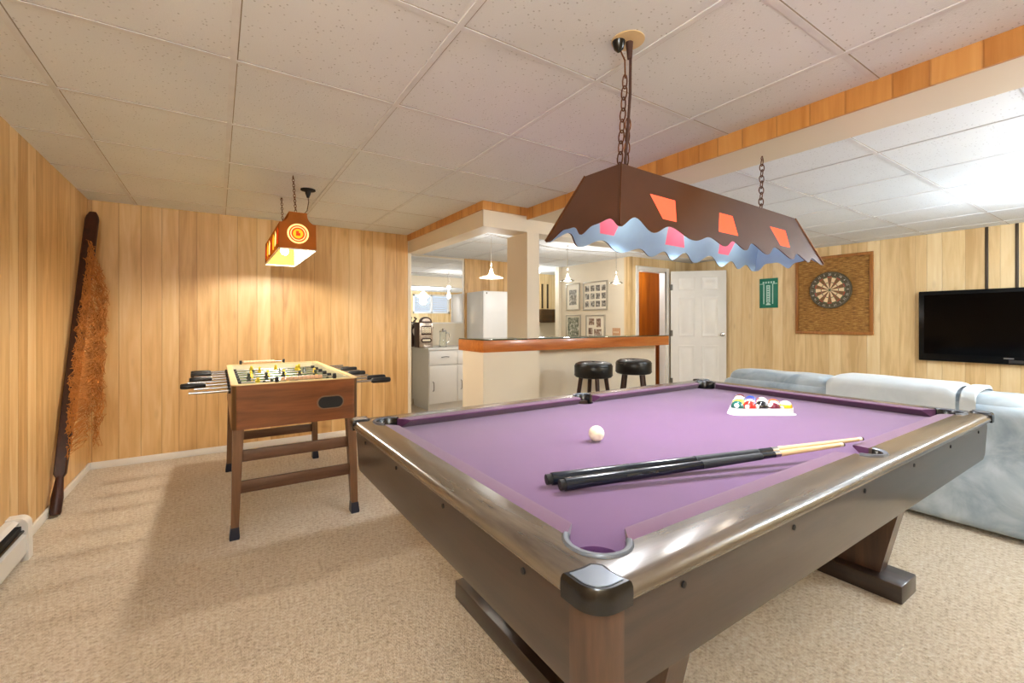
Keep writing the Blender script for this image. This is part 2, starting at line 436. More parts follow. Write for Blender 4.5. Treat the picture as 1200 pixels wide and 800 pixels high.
# ------------------------------------------------------------------ pool table
PU0, PU1, PV0, PV1 = .450, 2.835, .466, 1.90
ZR, ZB = .745, .707
PC = ((PU0 + PU1) / 2, (PV0 + PV1) / 2)
pt = thing('pool_table', 'pool table with purple cloth, walnut rails and apron on slab pedestal legs', 'pool table', (PC[0], PC[1], 0))
hx, hy = (PU1 - PU0) / 2, (PV1 - PV0) / 2
RW = .092     # wood rail width
CW = .048     # cushion width
PO = .127     # pocket centre from outer edges
PR = .0555
pock = [(sx * (hx - PO), sy * (hy - PO)) for sx in (-1, 1) for sy in (-1, 1)]
side = [(0.02, -(hy - .088)), (0.02, hy - .088)]
def cutters(z0, z1, r=PR):
    c = nb()
    for (x, y) in pock: cyl(c, (x, y, z0), (x, y, z1), r, n=40)
    for (x, y) in side: cyl(c, (x, y, z0), (x, y, z1), r * .93, n=40)
    return c
def rrect(a, c, r, n=6):
    pts = []
    for (cx, cy, a0) in ((a - r, c - r, 0), (-(a - r), c - r, PI / 2), (-(a - r), -(c - r), PI), (a - r, -(c - r), 1.5 * PI)):
        for k in range(n + 1):
            t = a0 + PI / 2 * k / n; pts.append((cx + r * math.cos(t), cy + r * math.sin(t)))
    return pts
# wood rails: rounded outer edge, one piece per side, mitred
def rail_piece(kind, s):
    prof = [(.006, ZR - .031), (.001, ZR - .026), (0, ZR - .020), (.002, ZR - .013), (.007, ZR - .006), (.014, ZR - .002), (.024, ZR), (RW, ZR), (RW, ZR - .040), (.03, ZR - .040)]
    bm = nb()
    L, W = (hx, hy) if kind == 'x' else (hy, hx)
    r0 = []; r1 = []
    for d, z in prof:
        a = L - d; 
        if kind == 'x': r0.append(Vector((-a, s * (W - d), z))); r1.append(Vector((a, s * (W - d), z)))
        else: r0.append(Vector((s * (W - d), -a, z))); r1.append(Vector((s * (W - d), a, z)))
    loft(bm, [r0, r1], True, True)
    o = build('rail', bm, M_rail if kind == 'x' else M_rail_y, pt, True, 50)
    c = cutters(.5, .9)
    for sx in (-1, 1):
        for sy in (-1, 1): box(c, (sx * (hx + .05), sy * (hy + .05), ZR), (.20, .4, .3), math.atan2(sy, sx))
    cut(o, c); return o
for k, s in (('x', -1), ('x', 1), ('y', -1), ('y', 1)): rail_piece(k, s)
# bed
b = nb(); bx(b, -(hx - RW - .005), hx - RW - .005, -(hy - RW - .005), hy - RW - .005, ZB - .04, ZB)
bed = build('cloth_bed', b, M_cloth, pt, True); cut(bed, cutters(.5, .9, PR * .98))
# cushions
def cushion(ax, a0, a1, e0, e1, s):
    """runs along ax from a0 to a1 on side s; e0/e1 = how far the nose is cut back at each end"""
    W = (hy if ax == 'x' else hx) - RW
    prof = [(0, ZR - .001), (CW * .8, ZR - .002), (CW, ZR - .004), (CW, ZR - .008), (CW - .034, ZB + .001), (0, ZB + .001)]
    r0 = []; r1 = []
    for d, z in prof:
        f = d / CW
        p0, p1 = a0 + e0 * f, a1 - e1 * f
        if ax == 'x': r0.append(Vector((p0, s * (W - d), z))); r1.append(Vector((p1, s * (W - d), z)))
        else: r0.append(Vector((s * (W - d), p0, z))); r1.append(Vector((s * (W - d), p1, z)))
    bm = nb(); n = 12
    loft(bm, [[a.lerp(c, i / n) for a, c in zip(r0, r1)] for i in range(n + 1)], True, True)
    build('cushion', bm, M_cushion, pt, True, 40)
ce = hx - PO - .045
for s in (-1, 1):
    cushion('x', -ce, side[0][0] - .056, .040, .012, s); cushion('x', side[0][0] + .056, ce, .012, .040, s)
    ce2 = hy - PO - .045
    cushion('y', -ce2, ce2, .040, .040, s)
# pockets: cup + horseshoe liner
def pocket(x, y, r, ang, span):
    bm = nb(); Mz = Matrix.Rotation(ang, 4, 'Z')
    n = 26; rings = []
    for i in range(n + 1):
        a = ang - span + 2 * span * i / n
        ring = []
        for (dr, z) in ((-.004, ZR - .045), (-.004, ZR + .001), (.000, ZR + .005), (.007, ZR + .005), (.010, ZR + .001), (.010, ZR - .001), (.001, ZR - .001), (.001, ZR - .045)):
            ring.append(Vector((x + (r - .002 + dr) * math.cos(a), y + (r + dr) * math.sin(a), z)))
        rings.append(ring)
    fs = loft(bm, rings, True, True)
    for f in bm.faces:
        f.normal_update(); c = f.calc_center_median()
        if c.z < ZR - .0005: f.material_index = 1
    build('pocket_liner', bm, [M_liner, M_black], pt, True, 50)
    bm = nb(); lathe(bm, [(r * .985, ZR - .046), (r * .98, ZB - .06), (r * .9, ZB - .105), (0.001, ZB - .11)], (x, y, 0), 30)
    build('pocket_cup', bm, M_blackmat, pt, True)
for (x, y) in pock: pocket(x, y, PR, math.atan2(y, x) if False else math.atan2(math.copysign(1, y), math.copysign(1, x)), 1.75)
for (x, y) in side: pocket(x, y, PR * .93, math.copysign(PI / 2, y), 1.42)
# corner caps (black casting with grey inlay)
for sx in (-1, 1):
    for sy in (-1, 1):
        def q(a, c): return Vector((sx * (hx - a), sy * (hy - c), 0))
        bm = nb(); out = []
        r = .045
        arc = [(r - r * math.sin(t) , r - r * math.cos(t)) for t in [PI / 2 * k / 8 for k in range(9)]]
        # outline: from along x edge round the corner then concave inner edge towards the pocket
        inner = [(.006, .074), (.036, .072), (.058, .074), (.067, .067), (.074, .058), (.072, .036), (.074, .006)]
        poly = [(-.002, .076)] + [(-.002 + r - r * math.cos(t), -.002 + r - r * math.sin(t)) for t in [PI / 2 * k / 8 for k in range(9)]] + [(.076, -.002)] + inner[::-1]
        rings = []
        cxm = (.035, .035)
        for (sc, z) in ((.99, ZR - .033), (1.01, ZR - .016), (1.0, ZR - .004), (.95, ZR + .003), (.90, ZR + .005)):
            rings.append([q(cxm[0] + (a - cxm[0]) * sc, cxm[1] + (c - cxm[1]) * sc) + Vector((0, 0, z)) for a, c in poly])
        loft(bm, rings, True, True)
        cap = build('corner_cap', bm, M_black, pt, True, 40)
        bm = nb()
        inl = [q(cxm[0] + (a - cxm[0]) * .74, cxm[1] + (c - cxm[1]) * .74) for a, c in poly]
        loft(bm, [[p + Vector((0, 0, ZR + .004)) for p in inl], [p + Vector((0, 0, ZR + .0065)) for p in inl]], True, True)
        build('inlay', bm, M_capin, cap, True)
# apron
b = nb(); rings = []
AZ0, AZ1 = .552, ZR - .033
for (off, z) in ((.016, AZ1), (.014, AZ1 - .02), (.020, AZ0 + .02), (.024, AZ0)):
    rings.append([Vector((x, y, z)) for x, y in rrect(hx - off, hy - off, .06, 8)])
inn = [[Vector((x, y, z)) for x, y in rrect(hx - .07, hy - .07, .03, 8)] for z in (AZ0, AZ1)]
loft(b, rings + inn + [rings[0]], True, False)
for f in b.faces:
    n = f.normal
for f in b.faces:
    f.normal_update()
    c = f.calc_center_median()
    corner = abs(c.x) > hx - .085 and abs(c.y) > hy - .085
    f.material_index = 2 if corner else (1 if abs(c.x) > hx - .1 else 0)
build('apron', b, [M_walnut, M_walnut_y, M_walnut_z], pt, True, 40)
b = nb(); bx(b, -(hx - .12), hx - .12, -(hy - .12), hy - .12, AZ0 - .035, AZ0 + .03); bx(b, -(hx - .075), hx - .075, -(hy - .075), hy - .075, AZ0 + .03, AZ0 + .036)
build('under_frame', b, M_walnut, pt, True)
for s in (-1, 1):
    for k in range(6):
        b = nb(); x = -hx + .22 + k * (2 * hx - .44) / 5
        lathe(b, [(.0, 0), (.006, 0), (.006, .003), (0, .004)], (x, s * (hy - .0145), AZ1 - .022), 10, M=Matrix.Rotation(PI / 2 * s * -1, 4, 'X'))
        build('screw', b, M_blackmat, pt, True)
    for k in range(4):
        b = nb(); y = -hy + .2 + k * (2 * hy - .4) / 3
        lathe(b, [(.0, 0), (.006, 0), (.006, .003), (0, .004)], (s * (hx - .0145), y, AZ1 - .022), 10, M=Matrix.Rotation(PI / 2 * s, 4, 'Y'))
        build('screw', b, M_blackmat, pt, True)
# pedestal legs: two slanted boards on a slab foot
for s in (-1, 1):
    lx = s * .74 + .005
    b = nb()
    for t in (-1, 1):
        w0, w1 = (.30, .145), (.40, .145)   # outer/inner y at foot, at top
        poly = [(t * .455, .075), (t * .22, .075), (t * .22, AZ0 + .005), (t * .565, AZ0 + .005)]
        prism(b, poly, lambda p: (lx - .03, p[0], p[1]), lambda p: (lx + .05, p[0], p[1]))
    prism(b, [(-.225, .075), (.225, .075), (.225, .22), (-.225, .22)], lambda p: (lx + .028 - .02 * s, p[0], p[1]), lambda p: (lx + .044 - .02 * s, p[0], p[1]))
    leg = build('leg', b, M_walnut_z, pt, True)
    b = nb(); bx(b, lx - .085, lx + .085, -.545, .495, 0, .075, .006); build('foot', b, M_walnut_y, leg, True)

# ------------------------------------------------------------------ balls, rack, cues
def ball_mat(name, rgb, stripe):
    t = NT(name)
    tc = t.n('ShaderNodeTexCoord').outputs['Object']
    sep = t.n('ShaderNodeSeparateXYZ'); t.l(tc, sep.inputs[0])
    white = lin((240, 234, 220)); c = lin(rgb)
    spot = t.math('GREATER_THAN', t.math('ABSOLUTE', sep.outputs[0]), .0262)
    if stripe:
        band = t.math('LESS_THAN', t.math('ABSOLUTE', sep.outputs[2]), .0155)
        col = t.mix(band, white, c)
    else: col = t.mix(0.0, c, c)
    col = t.mix(spot, col, white)
    t.bsdf(col, 0.1, Coat_Weight=0.5); return t.m
RB = .0286
cue_ball = nb(); sphere(cue_ball, (0, 0, 0), RB, u=32, v=20)
o = build('cue_ball', cue_ball, M_ivory); o.location = (1.156, 1.193, ZB + RB)
tag(o, 'white cue ball alone in the middle of the purple cloth', 'ball')
R0, R1 = Vector((2.002, 1.173, 0)), Vector((2.267, .999, 0))
rd = (R1 - R0).normalized(); rp = Vector((-rd.y, rd.x, 0)); mid = (R0 + R1) / 2
rack = thing('ball_rack', 'white triangular ball tray near the far end of the pool table', 'ball rack', (mid.x, mid.y, ZB), math.atan2(rd.y, rd.x))
# tray geometry in local coordinates: base edge on x axis, apex +y
d = 2 * RB; ty0 = .012 + RB
cen = Vector((0, ty0 + d * 4 * math.sqrt(3) / 2 / 3))
def tri(off, n=5):
    """rounded triangle round the fifteen balls"""
    P = [Vector((-2 * d, ty0)), Vector((2 * d, ty0)), Vector((0, ty0 + 4 * d * math.sqrt(3) / 2))]; r = []
    for (p, a0) in zip(P, (PI - PI / 6, -PI / 2, PI / 6)):
        for k in range(n + 1):
            a = a0 + (2 * PI / 3) * k / n
            r.append((p.x + off * math.cos(a), p.y + off * math.sin(a)))
    return r
b = nb()
def zr(poly, z): return [Vector((x, y, z)) for x, y in poly]
loft(b, [zr(tri(RB + .016), 0), zr(tri(RB + .016), .003), zr(tri(RB + .006), .005), zr(tri(RB + .004), .031), zr(tri(RB + .001), .031), zr(tri(RB + .001), .006)], True, True)
build('tray', b, plain('white_tray_plastic', (206, 208, 208), 0.3, var=.01), rack, True, 50)
cols = [((30, 92, 84), 0, 'dark green'), ((202, 44, 34), 0, 'red'), ((26, 26, 28), 0, 'black'), ((110, 34, 52), 1, 'maroon striped'), ((232, 176, 30), 1, 'yellow striped'),
        ((236, 200, 60), 0, 'yellow'), ((58, 86, 160), 1, 'blue striped'), ((226, 120, 60), 1, 'orange striped'), ((224, 92, 46), 0, 'orange'),
        ((226, 196, 70), 1, 'yellow banded'), ((70, 60, 130), 0, 'purple'), ((190, 40, 44), 1, 'red striped'),
        ((40, 110, 90), 1, 'green striped'), ((40, 70, 150), 0, 'blue'), ((96, 30, 40), 0, 'maroon')]
rowname = ['front row of the tray', 'second row of the tray', 'third row of the tray', 'fourth row of the tray', 'tip of the tray']
idx = 0; Mr = Matrix.Translation(rack.location) @ Matrix.Rotation(rack.rotation_euler.z, 4, 'Z')
ballmesh = None
for r in range(5):
    for k in range(5 - r):
        rgb, st, nm = cols[idx]
        bm = nb(); sphere(bm, (0, 0, 0), RB * .995, u=24, v=16)
        o = build('pool_ball', bm, ball_mat('ball_' + nm.replace(' ', '_'), rgb, st))
        o.location = Mr @ Vector(((k - (4 - r) / 2) * d, ty0 + r * d * math.sqrt(3) / 2, .0062 + RB))
        o.rotation_euler = (random.uniform(-.3, .3), random.uniform(-.45, .25), random.uniform(2.9, 3.9))
        tag(o, '%s pool ball in the %s' % (nm, rowname[r]), 'ball', 'pool balls in the white tray'); idx += 1
M_maple = wood('maple_shaft', (206, 168, 116), (236, 208, 164), 'X', 0.25, 2.0)
M_butt = plain('navy_black_butt', (24, 30, 40), 0.18, var=.15)
M_wrap = plain('black_linen_wrap', (24, 28, 36), 0.6, bump=.4, bscale=500)
def cue(p0, p1, r0, fj, label):
    p0, p1 = Vector(p0), Vector(p1); dv = p1 - p0; L = dv.length
    t = thing('pool_cue', label, 'cue', p0); t.rotation_euler = dv.to_track_quat('X', 'Z').to_euler()
    R = lambda f: r0 + (.0062 - r0) * f
    def seg(name, f0, f1, m, dr=0.0, parent=t, n=4):
        bm = nb(); tube(bm, [(L * (f0 + (f1 - f0) * i / n), 0, 0) for i in range(n + 1)], [R(f0 + (f1 - f0) * i / n) + dr for i in range(n + 1)], 20)
        return build(name, bm, m, parent, True)
    seg('bumper', -.008, .006, M_blackmat, -.003)
    seg('butt', .006, fj, M_butt); seg('wrap', fj * .62, fj * .93, M_wrap, .0006)
    seg('joint_collar', fj, fj + .022, M_steel, .0006); seg('shaft', fj + .022, .982, M_maple, 0, n=8)
    seg('ferrule', .982, .994, M_ivory, .0002); seg('tip', .994, 1.0, M_cord, .0)
    return t
cue((.735, .935, ZB + .0185), (1.785, .598, ZR + .0105), .0165, .66, 'pool cue lying farther from the near rail, its butt beside the other cue')
cue((.738, .884, ZB + .0185), (1.655, .604, ZR + .0100), .0165, .71, 'pool cue lying nearer the camera with its tip by the side pocket')

# ------------------------------------------------------------------ pool table lamp
LZ0, LZ1 = 1.426, 1.66
lamp = thing('billiard_lamp', 'long brown scalloped lamp hanging on chains over the pool table', 'lamp', (1.750, 1.135, LZ0), math.radians(2.8))
TA, TB = .655, .082      # top half length / half width
BA, BB = .765, .168
M_shade_out = plain('brown_lamp_sheet', (84, 50, 28), 0.28, var=.08, metal=.25)
M_shade_in = plain('pale_blue_lamp_lining', (150, 188, 220), 0.5, var=.03)
def pane_mat():
    t = NT('orange_pink_glass')
    dfs = t.n('ShaderNodeBsdfDiffuse'); dfs.inputs[0].default_value = lin((236, 92, 110))
    tr = t.n('ShaderNodeBsdfTranslucent'); tr.inputs[0].default_value = lin((255, 112, 40))
    mx = t.n('ShaderNodeMixShader'); mx.inputs[0].default_value = .55
    t.l(dfs.outputs[0], mx.inputs[1]); t.l(tr.outputs[0], mx.inputs[2])
    em = t.n('ShaderNodeEmission'); em.inputs[0].default_value = lin((255, 124, 56)); em.inputs[1].default_value = .75
    ad = t.n('ShaderNodeAddShader'); t.l(mx.outputs[0], ad.inputs[0]); t.l(em.outputs[0], ad.inputs[1]); t.l(ad.outputs[0], t.out.inputs[0]); return t.m
M_pane = pane_mat()
M_pane_in = plain('pink_glass', (244, 116, 150), .3)
HL = LZ1 - LZ0
def shade_side(ax, s):
    """one sloping side; wavy lower edge; returns outer/inner skin"""
    L0, L1 = (BA, TA) if ax == 'x' else (BB, TB)
    O0, O1 = (BB, TB) if ax == 'x' else (BA, TA)
    nw = 8.0 if ax == 'x' else 2.0
    n = 120 if ax == 'x' else 40; m = 4
    bm = nb(); skins = []
    tin = .004
    for off in (0, tin):
        rows = []
        for j in range(m + 1):
            row = []
            for i in range(n + 1):
                f = -1 + 2 * i / n
                ph = PI * nw * (f + 1) + .9 * math.sin(PI * 2.2 * (f + 1)); wav = (.017 - .017 * math.cos(ph)) * (1 + .25 * math.sin(5 * f)) * min(1, (1 - abs(f)) * 30)
                zb = wav / HL if abs(f) < 1 else 0
                h = zb + (1 - zb) * j / m
                a = f * (L0 + (L1 - L0) * h - off * 0.9); c = s * (O0 + (O1 - O0) * h - off)
                row.append(Vector((a, c, h * HL) if ax == 'x' else (c, a, h * HL)))
            rows.append(row)
        skins.append(rows)
    V = [[[bm.verts.new(p) for p in row] for row in rows] for rows in skins]
    for q in (0, 1):
        for j in range(m):
            for i in range(n):
                f = bm.faces.new((V[q][j][i], V[q][j][i + 1], V[q][j + 1][i + 1], V[q][j + 1][i])); f.material_index = q
    for i in range(n):
        bm.faces.new((V[0][0][i], V[0][0][i + 1], V[1][0][i + 1], V[1][0][i]))
        bm.faces.new((V[0][m][i], V[0][m][i + 1], V[1][m][i + 1], V[1][m][i]))
    for j in range(m):
        for i in (0, n): bm.faces.new((V[0][j][i], V[0][j + 1][i], V[1][j + 1][i], V[1][j][i]))
    o = build('shade_side', bm, [M_shade_out, M_shade_in], lamp, True, 30)
    if ax == 'x':
        for k, fx in enumerate((-.65, -.085, .53)):
            def pt3(x, h, d):
                c = s * (O0 + (O1 - O0) * h + d); return Vector((x, c, h * HL))
            cx = fx * BA * .96
            g = 1 if s < 0 else -1
            sh = ([(-.045, .25), (.033, .25), (.072, .62), (-.072, .62)], [(-.113, .25), (.033, .25), (.05, .62), (-.05, .62)], [(-.048, .25), (.048, .25), (.078, .62), (-.078, .62)])[k]
            quad = [(cx + g * x, h) for x, h in sh]
            cb = nb(); loft(cb, [[pt3(x, h, .012) for x, h in quad], [pt3(x, h, -.02) for x, h in quad]], True, True)
            cut(o, cb)
            bm = nb(); fs = loft(bm, [[pt3(x, h, -.0005) for x, h in quad], [pt3(x, h, -.0045) for x, h in quad]], True, True)
            fs[-1].material_index = 1
            build('glass_pane', bm, [M_pane, M_pane_in], o, True)
    return o
sides = [shade_side('x', -1), shade_side('x', 1), shade_side('y', -1), shade_side('y', 1)]
b = nb(); bx(b, -TA, TA, -TB, TB, HL - .004, HL, mi=0); build('shade_top', b, M_shade_out, lamp, True)
for sx in (-1, 1):
    for sy in (-1, 1):
        b = nb(); tube(b, [(sx * BA, sy * BB, .004), (sx * TA, sy * TB, HL)], .0042, 8); build('corner_seam', b, M_brass, lamp, True)
def chain_geo(bm, p0, p1, ll=.046, r=.0026, w=.0115):
    p0, p1 = Vector(p0), Vector(p1); dv = p1 - p0; n = max(2, int(dv.length / (ll * .74))); q = dv.to_track_quat('X', 'Z').to_matrix().to_4x4()
    for i in range(n):
        c = p0 + dv * ((i + .5) / n)
        M = q @ Matrix.Rotation(PI / 2 * (i % 2) + .5, 4, 'X')
        pts = []
        for k in range(13):
            a = 2 * PI * k / 12; pts.append(M @ Vector((ll / 2 * math.cos(a), w * math.sin(a), 0)) + c)
        tube(bm, pts, r, 5, cap=False)
b = nb(); chain_geo(b, (1.190, 1.115, LZ1 + .006), (1.168, 1.066, 1.985)); tube(b, [(1.166, 1.064, 1.975), (1.155, 1.056, 2.03), (1.135, 1.060, H - .03)], .003, 6); build('chain', b, M_brass, lamp)
b = nb(); chain_geo(b, (1.228, 1.118, LZ1 + .006), (1.196, 1.078, 1.85)); build('chain', b, M_brass, lamp)
b = nb(); chain_geo(b, (2.25, 1.172, LZ1 + .006), (2.36, 1.222, 1.985)); build('chain', b, M_brass, lamp)
b = nb(); tube(b, [(1.205, 1.10, LZ1), (1.196, 1.09, LZ1 + .06), (1.195, 1.08, LZ1 + .14), (1.188, 1.062, 1.93), (1.172, 1.046, 2.05), (1.165, 1.045, H - .02)], .005, 8); build('cord', b, M_cord, lamp)
b = nb(); lathe(b, [(0, H - .001), (.055, H - .001), (.055, H - .004), (.03, H - .006), (0, H - .006)], (1.158, 1.045, 0)); build('ceiling_plate', b, plain('tan_plate', (222, 196, 150), .5), lamp)
b = nb(); lathe(b, [(.0, H - .005), (.022, H - .006), (.016, H - .03), (.006, H - .04), (0, H - .04)], (1.132, 1.062, 0), 14); build('hook', b, M_black, lamp)
b = nb(); cyl(b, (1.165, 1.045, H - .003), (1.168, 1.046, H - .06), .013, .008, 12); build('plug', b, M_cord, lamp)
b = nb(); torus(b, (2.362, 1.223, 1.990), .010, .002, Matrix.Rotation(PI / 2, 4, 'X')); cyl(b, (2.362, 1.223, 1.998), (2.362, 1.223, 2.004), .004, n=8); build('hook', b, M_brass, lamp)
M_bulb = emis('lit_bulb', (255, 226, 180), 9.0)
for x in (-.42, 0, .42):
    b = nb(); lathe(b, [(.0, .0), (.014, 0), (.016, -.035), (.0, -.036)], (x, 0, HL - .004), 14); sk = build('socket', b, M_ivory, lamp, True)
    b = nb(); lathe(b, [(.012, HL - .04), (.02, HL - .055), (.029, HL - .08), (.026, HL - .10), (.012, HL - .112), (0, HL - .114)], (x, 0, 0), 18); build('bulb', b, M_bulb, sk, True)
    p = Matrix.Translation(lamp.location) @ Matrix.Rotation(lamp.rotation_euler.z, 4, 'Z') @ Vector((x, 0, HL - .13))
    point_light('lamp_glow', p, .55, (1.0, .93, .84), .035, lamp)
    sp_ = point_light('lamp_light', p - Vector((0, 0, .012)), POOL_W, (1.0, .95, .9), .035, lamp)
    ld = bpy.data.lights.new('lamp_light', 'SPOT'); ld.energy = POOL_W; ld.color = (.96, .97, 1.0); ld.shadow_soft_size = .04; ld.spot_size = math.radians(122); ld.spot_blend = .35
    old = sp_.data; sp_.data = ld; bpy.data.lights.remove(old)

# ------------------------------------------------------------------ foosball table
FU0, FU1, FV0, FV1, FZ0, FZ1 = .062, .706, 2.75, 4.10, .575, .808
FC = ((FU0 + FU1) / 2, (FV0 + FV1) / 2)
fb = thing('foosball_table', 'brown wooden foosball table with black-handled rods and four capped legs', 'foosball table', (FC[0], FC[1], 0))
fx, fy = (FU1 - FU0) / 2, (FV1 - FV0) / 2
M_cream_trim = plain('cream_table_edge', (226, 200, 150), .4)
b = nb(); rings = []
out = rrect(fx, fy, .03, 6); inn = rrect(fx - .022, fy - .022, .012, 6)
loft(b, [[Vector((x, y, z)) for x, y in p] for p, z in ((inn, FZ0), (out, FZ0), (out, FZ1), (inn, FZ1), (inn, FZ0))], True, False)
for f in b.faces:
    c = f.calc_center_median()
    if abs(c.x) > fx - .022 and abs(c.y) > fy - .022: f.material_index = 1
build('cabinet', b, [M_foos, plain('dark_corner_edge', (92, 62, 34), .35)], fb, True, 40)
b = nb(); o2 = rrect(fx + .002, fy + .002, .032, 6); i2 = rrect(fx - .030, fy - .030, .012, 6)
loft(b, [[Vector((x, y, z)) for x, y in p] for p, z in ((i2, FZ1), (o2, FZ1), (o2, FZ1 + .006), (i2, FZ1 + .006), (i2, FZ1))], True, False)
build('top_edge', b, M_cream_trim, fb, True)
b = nb(); t_in = rrect(fx - .0225, fy - .0225, .012, 6); t_i2 = rrect(fx - .034, fy - .034, .012, 6)
loft(b, [[Vector((x, y, z)) for x, y in p] for p, z in ((t_in, FZ0 + .09), (t_in, FZ1 - .001), (t_i2, FZ1 - .001), (t_i2, FZ0 + .09), (t_in, FZ0 + .09))], True, False)
build('inner_wall', b, plain('white_inner_wall', (214, 204, 176), .4), fb, True)
t = NT('green_playfield'); v = t.coord(); sp = t.n('ShaderNodeSeparateXYZ'); t.l(t.n('ShaderNodeTexCoord').outputs['Object'], sp.inputs[0])
st = t.math('GREATER_THAN', t.math('FRACT', t.math('MULTIPLY', sp.outputs[1], 3.6)), .5)
t.bsdf(t.mix(st, lin((84, 122, 70)), lin((116, 146, 86))), .3); M_field = t.m
b = nb(); bx(b, -(fx - .023), fx - .023, -(fy - .023), fy - .023, FZ0 + .075, FZ0 + .09); build('playfield', b, M_field, fb, True)
b = nb(); ov = [(math.cos(2 * PI * k / 40), math.sin(2 * PI * k / 40)) for k in range(40)]
def stad(w, h, n=10):
    return [(w - h + h * math.cos(a), h * math.sin(a)) for a in [-PI / 2 + PI * k / n for k in range(n + 1)]] + [(-(w - h) + h * math.cos(a), h * math.sin(a)) for a in [PI / 2 + PI * k / n for k in range(n + 1)]]
for s in (-1, 1):
    cx, cz = fx - .155, FZ0 + .105
    bm = nb(); prism(bm, stad(.072, .036), lambda p: (-s * cx * -1 if s < 0 else -cx + p[0] * 0, 0, 0), lambda p: (0, 0, 0)) if False else None
    bm.free() if bm else None
    xx = cx if s < 0 else -cx
    bm = nb(); prism(bm, stad(.074, .038), lambda p: (xx + p[0], s * (fy + .0035), cz + p[1]), lambda p: (xx + p[0], s * (fy - .004), cz + p[1]))
    ret = build('ball_return', bm, plain('return_rim', (120, 96, 74), .4), fb, True)
    bm = nb(); prism(bm, stad(.067, .032), lambda p: (xx + p[0], s * (fy + .0045), cz + p[1]), lambda p: (xx + p[0], s * (fy - .003), cz + p[1]))
    build('opening', bm, M_blackmat, ret, True)
b.free()
# legs
for sx in (-1, 1):
    for sy in (-1, 1):
        top = Vector((sx * (fx - .032), sy * (fy - .055), FZ0)); ft = Vector((sx * (fx - .022), sy * (fy - .022), 0))
        ft = Vector((sx * (fx - .014), sy * (fy - .030), 0))
        def sec(p, w, dd): return [p + Vector((a * w, c * dd, 0)) for a, c in ((-1, -1), (1, -1), (1, 1), (-1, 1))]
        bm = nb(); loft(bm, [sec(ft.lerp(top, .1), .018, .024), sec(ft.lerp(top, .5), .021, .028), sec(top + Vector((0, 0, .0)), .026, .032)], True, True)
        lg = build('leg', bm, M_foos_leg, fb, True, 30)
        bm = nb(); p = ft.lerp(top, .11)
        loft(bm, [sec(ft, .022, .026), sec(ft.lerp(top, .02), .024, .029), sec(ft.lerp(top, .09), .0205, .0265), sec(p, .0195, .0255)], True, True)
        build('foot_cap', bm, plain('navy_rubber', (32, 36, 52), .35), lg, True, 20)
for sy in (-1, 1):
    for z, hgt in ((.425, .030), (.262, .032)):
        f = z / FZ0
        y = sy * ((fy - .030) + (-.025) * f)
        w = (fx - .014) - .018 * f
        bm = nb(); bx(bm, -w + .012, w - .012, y - .009, y + .009, z - hgt, z + hgt, .002)
        build('stretcher', bm, M_foos_bar, fb, True)
# rods
M_hand = plain('black_rubber_grip', (20, 20, 22), .45)
M_yel = plain('yellow_player', (226, 190, 60), .35); M_blk = plain('dark_player', (52, 60, 52), .35)
def player(bm, x, y, z, tilt):
    M = Matrix.Translation((x, y, z)) @ Matrix.Rotation(tilt, 4, 'X')
    def ring(z, w, dd): return [M @ Vector((w * math.cos(2 * PI * k / 10), dd * math.sin(2 * PI * k / 10), z)) for k in range(10)]
    loft(bm, [ring(-.072, .009, .013), ring(-.05, .010, .011), ring(-.045, .007, .007), ring(-.02, .012, .009), ring(.0, .013, .010), ring(.014, .015, .010), ring(.022, .007, .006), ring(.026, .009, .009), ring(.036, .010, .010), ring(.043, .005, .005)], True, True)
counts = [3, 2, 3, 5, 5, 3, 2, 3]; side_of = [1, 1, -1, 1, -1, 1, -1, -1]
RZ = FZ1 - .035
for i in range(8):
    y = -fy + .105 + i * (2 * fy - .21) / 7; s = side_of[i]
    sh = random.uniform(-.03, .03)
    x0, x1 = -(fx + .19) + sh, fx + .19 + sh
    if s < 0: x0 -= .03
    else: x1 += .03
    bm = nb(); cyl(bm, (x0, y, RZ), (x1, y, RZ), .0075, n=12); rod = build('rod', bm, M_steel, fb, True)
    e = x0 if s < 0 else x1
    bm = nb(); tube(bm, [(e - s * .115, y, RZ), (e - s * .105, y, RZ), (e - s * .02, y, RZ), (e, y, RZ), (e + s * .006, y, RZ)], [.011, .0165, .0175, .016, .012], 14); build('handle', bm, M_hand, rod, True)
    for w in (-1, 1):
        bm = nb(); cyl(bm, (w * (fx - .034), y, RZ), (w * (fx - .06), y, RZ), .014, n=12); build('bumper', bm, M_hand, rod, True)
        bm = nb(); cyl(bm, (w * (fx + .001), y, RZ), (w * (fx + .012), y, RZ), .015, n=12); build('bushing', bm, M_hand, rod, True)
    n = counts[i]; tl = random.uniform(-.9, .9)
    for k in range(n):
        bm = nb(); player(bm, (k - (n - 1) / 2) * (.50 / n) + sh * .6, y, RZ, tl); build('player', bm, M_yel if s < 0 else M_blk, rod, True)
# scorers on both ends
M_bead = plain('peach_beads', (232, 186, 150), .4)
for s in (-1, 1):
    y = s * (fy - .014); xx = .04 if s < 0 else -.08
    bm = nb()
    for w in (-1, 1): bx(bm, xx + w * .15 - .009, xx + w * .15 + .009, y - .010, y + .010, FZ1 + .005, FZ1 + .036, .003)
    sc = build('scorer', bm, M_hand, fb, True)
    bm = nb(); cyl(bm, (xx - .15, y, FZ1 + .022), (xx + .15, y, FZ1 + .022), .003, n=8); build('scorer_rod', bm, M_steel, sc, True)
    bm = nb()
    for k in range(10): cyl(bm, (xx - .13 + k * .0215, y, FZ1 + .022), (xx - .13 + k * .0215 + .019, y, FZ1 + .022), .011, n=12)
    build('beads', bm, M_bead, sc, True)

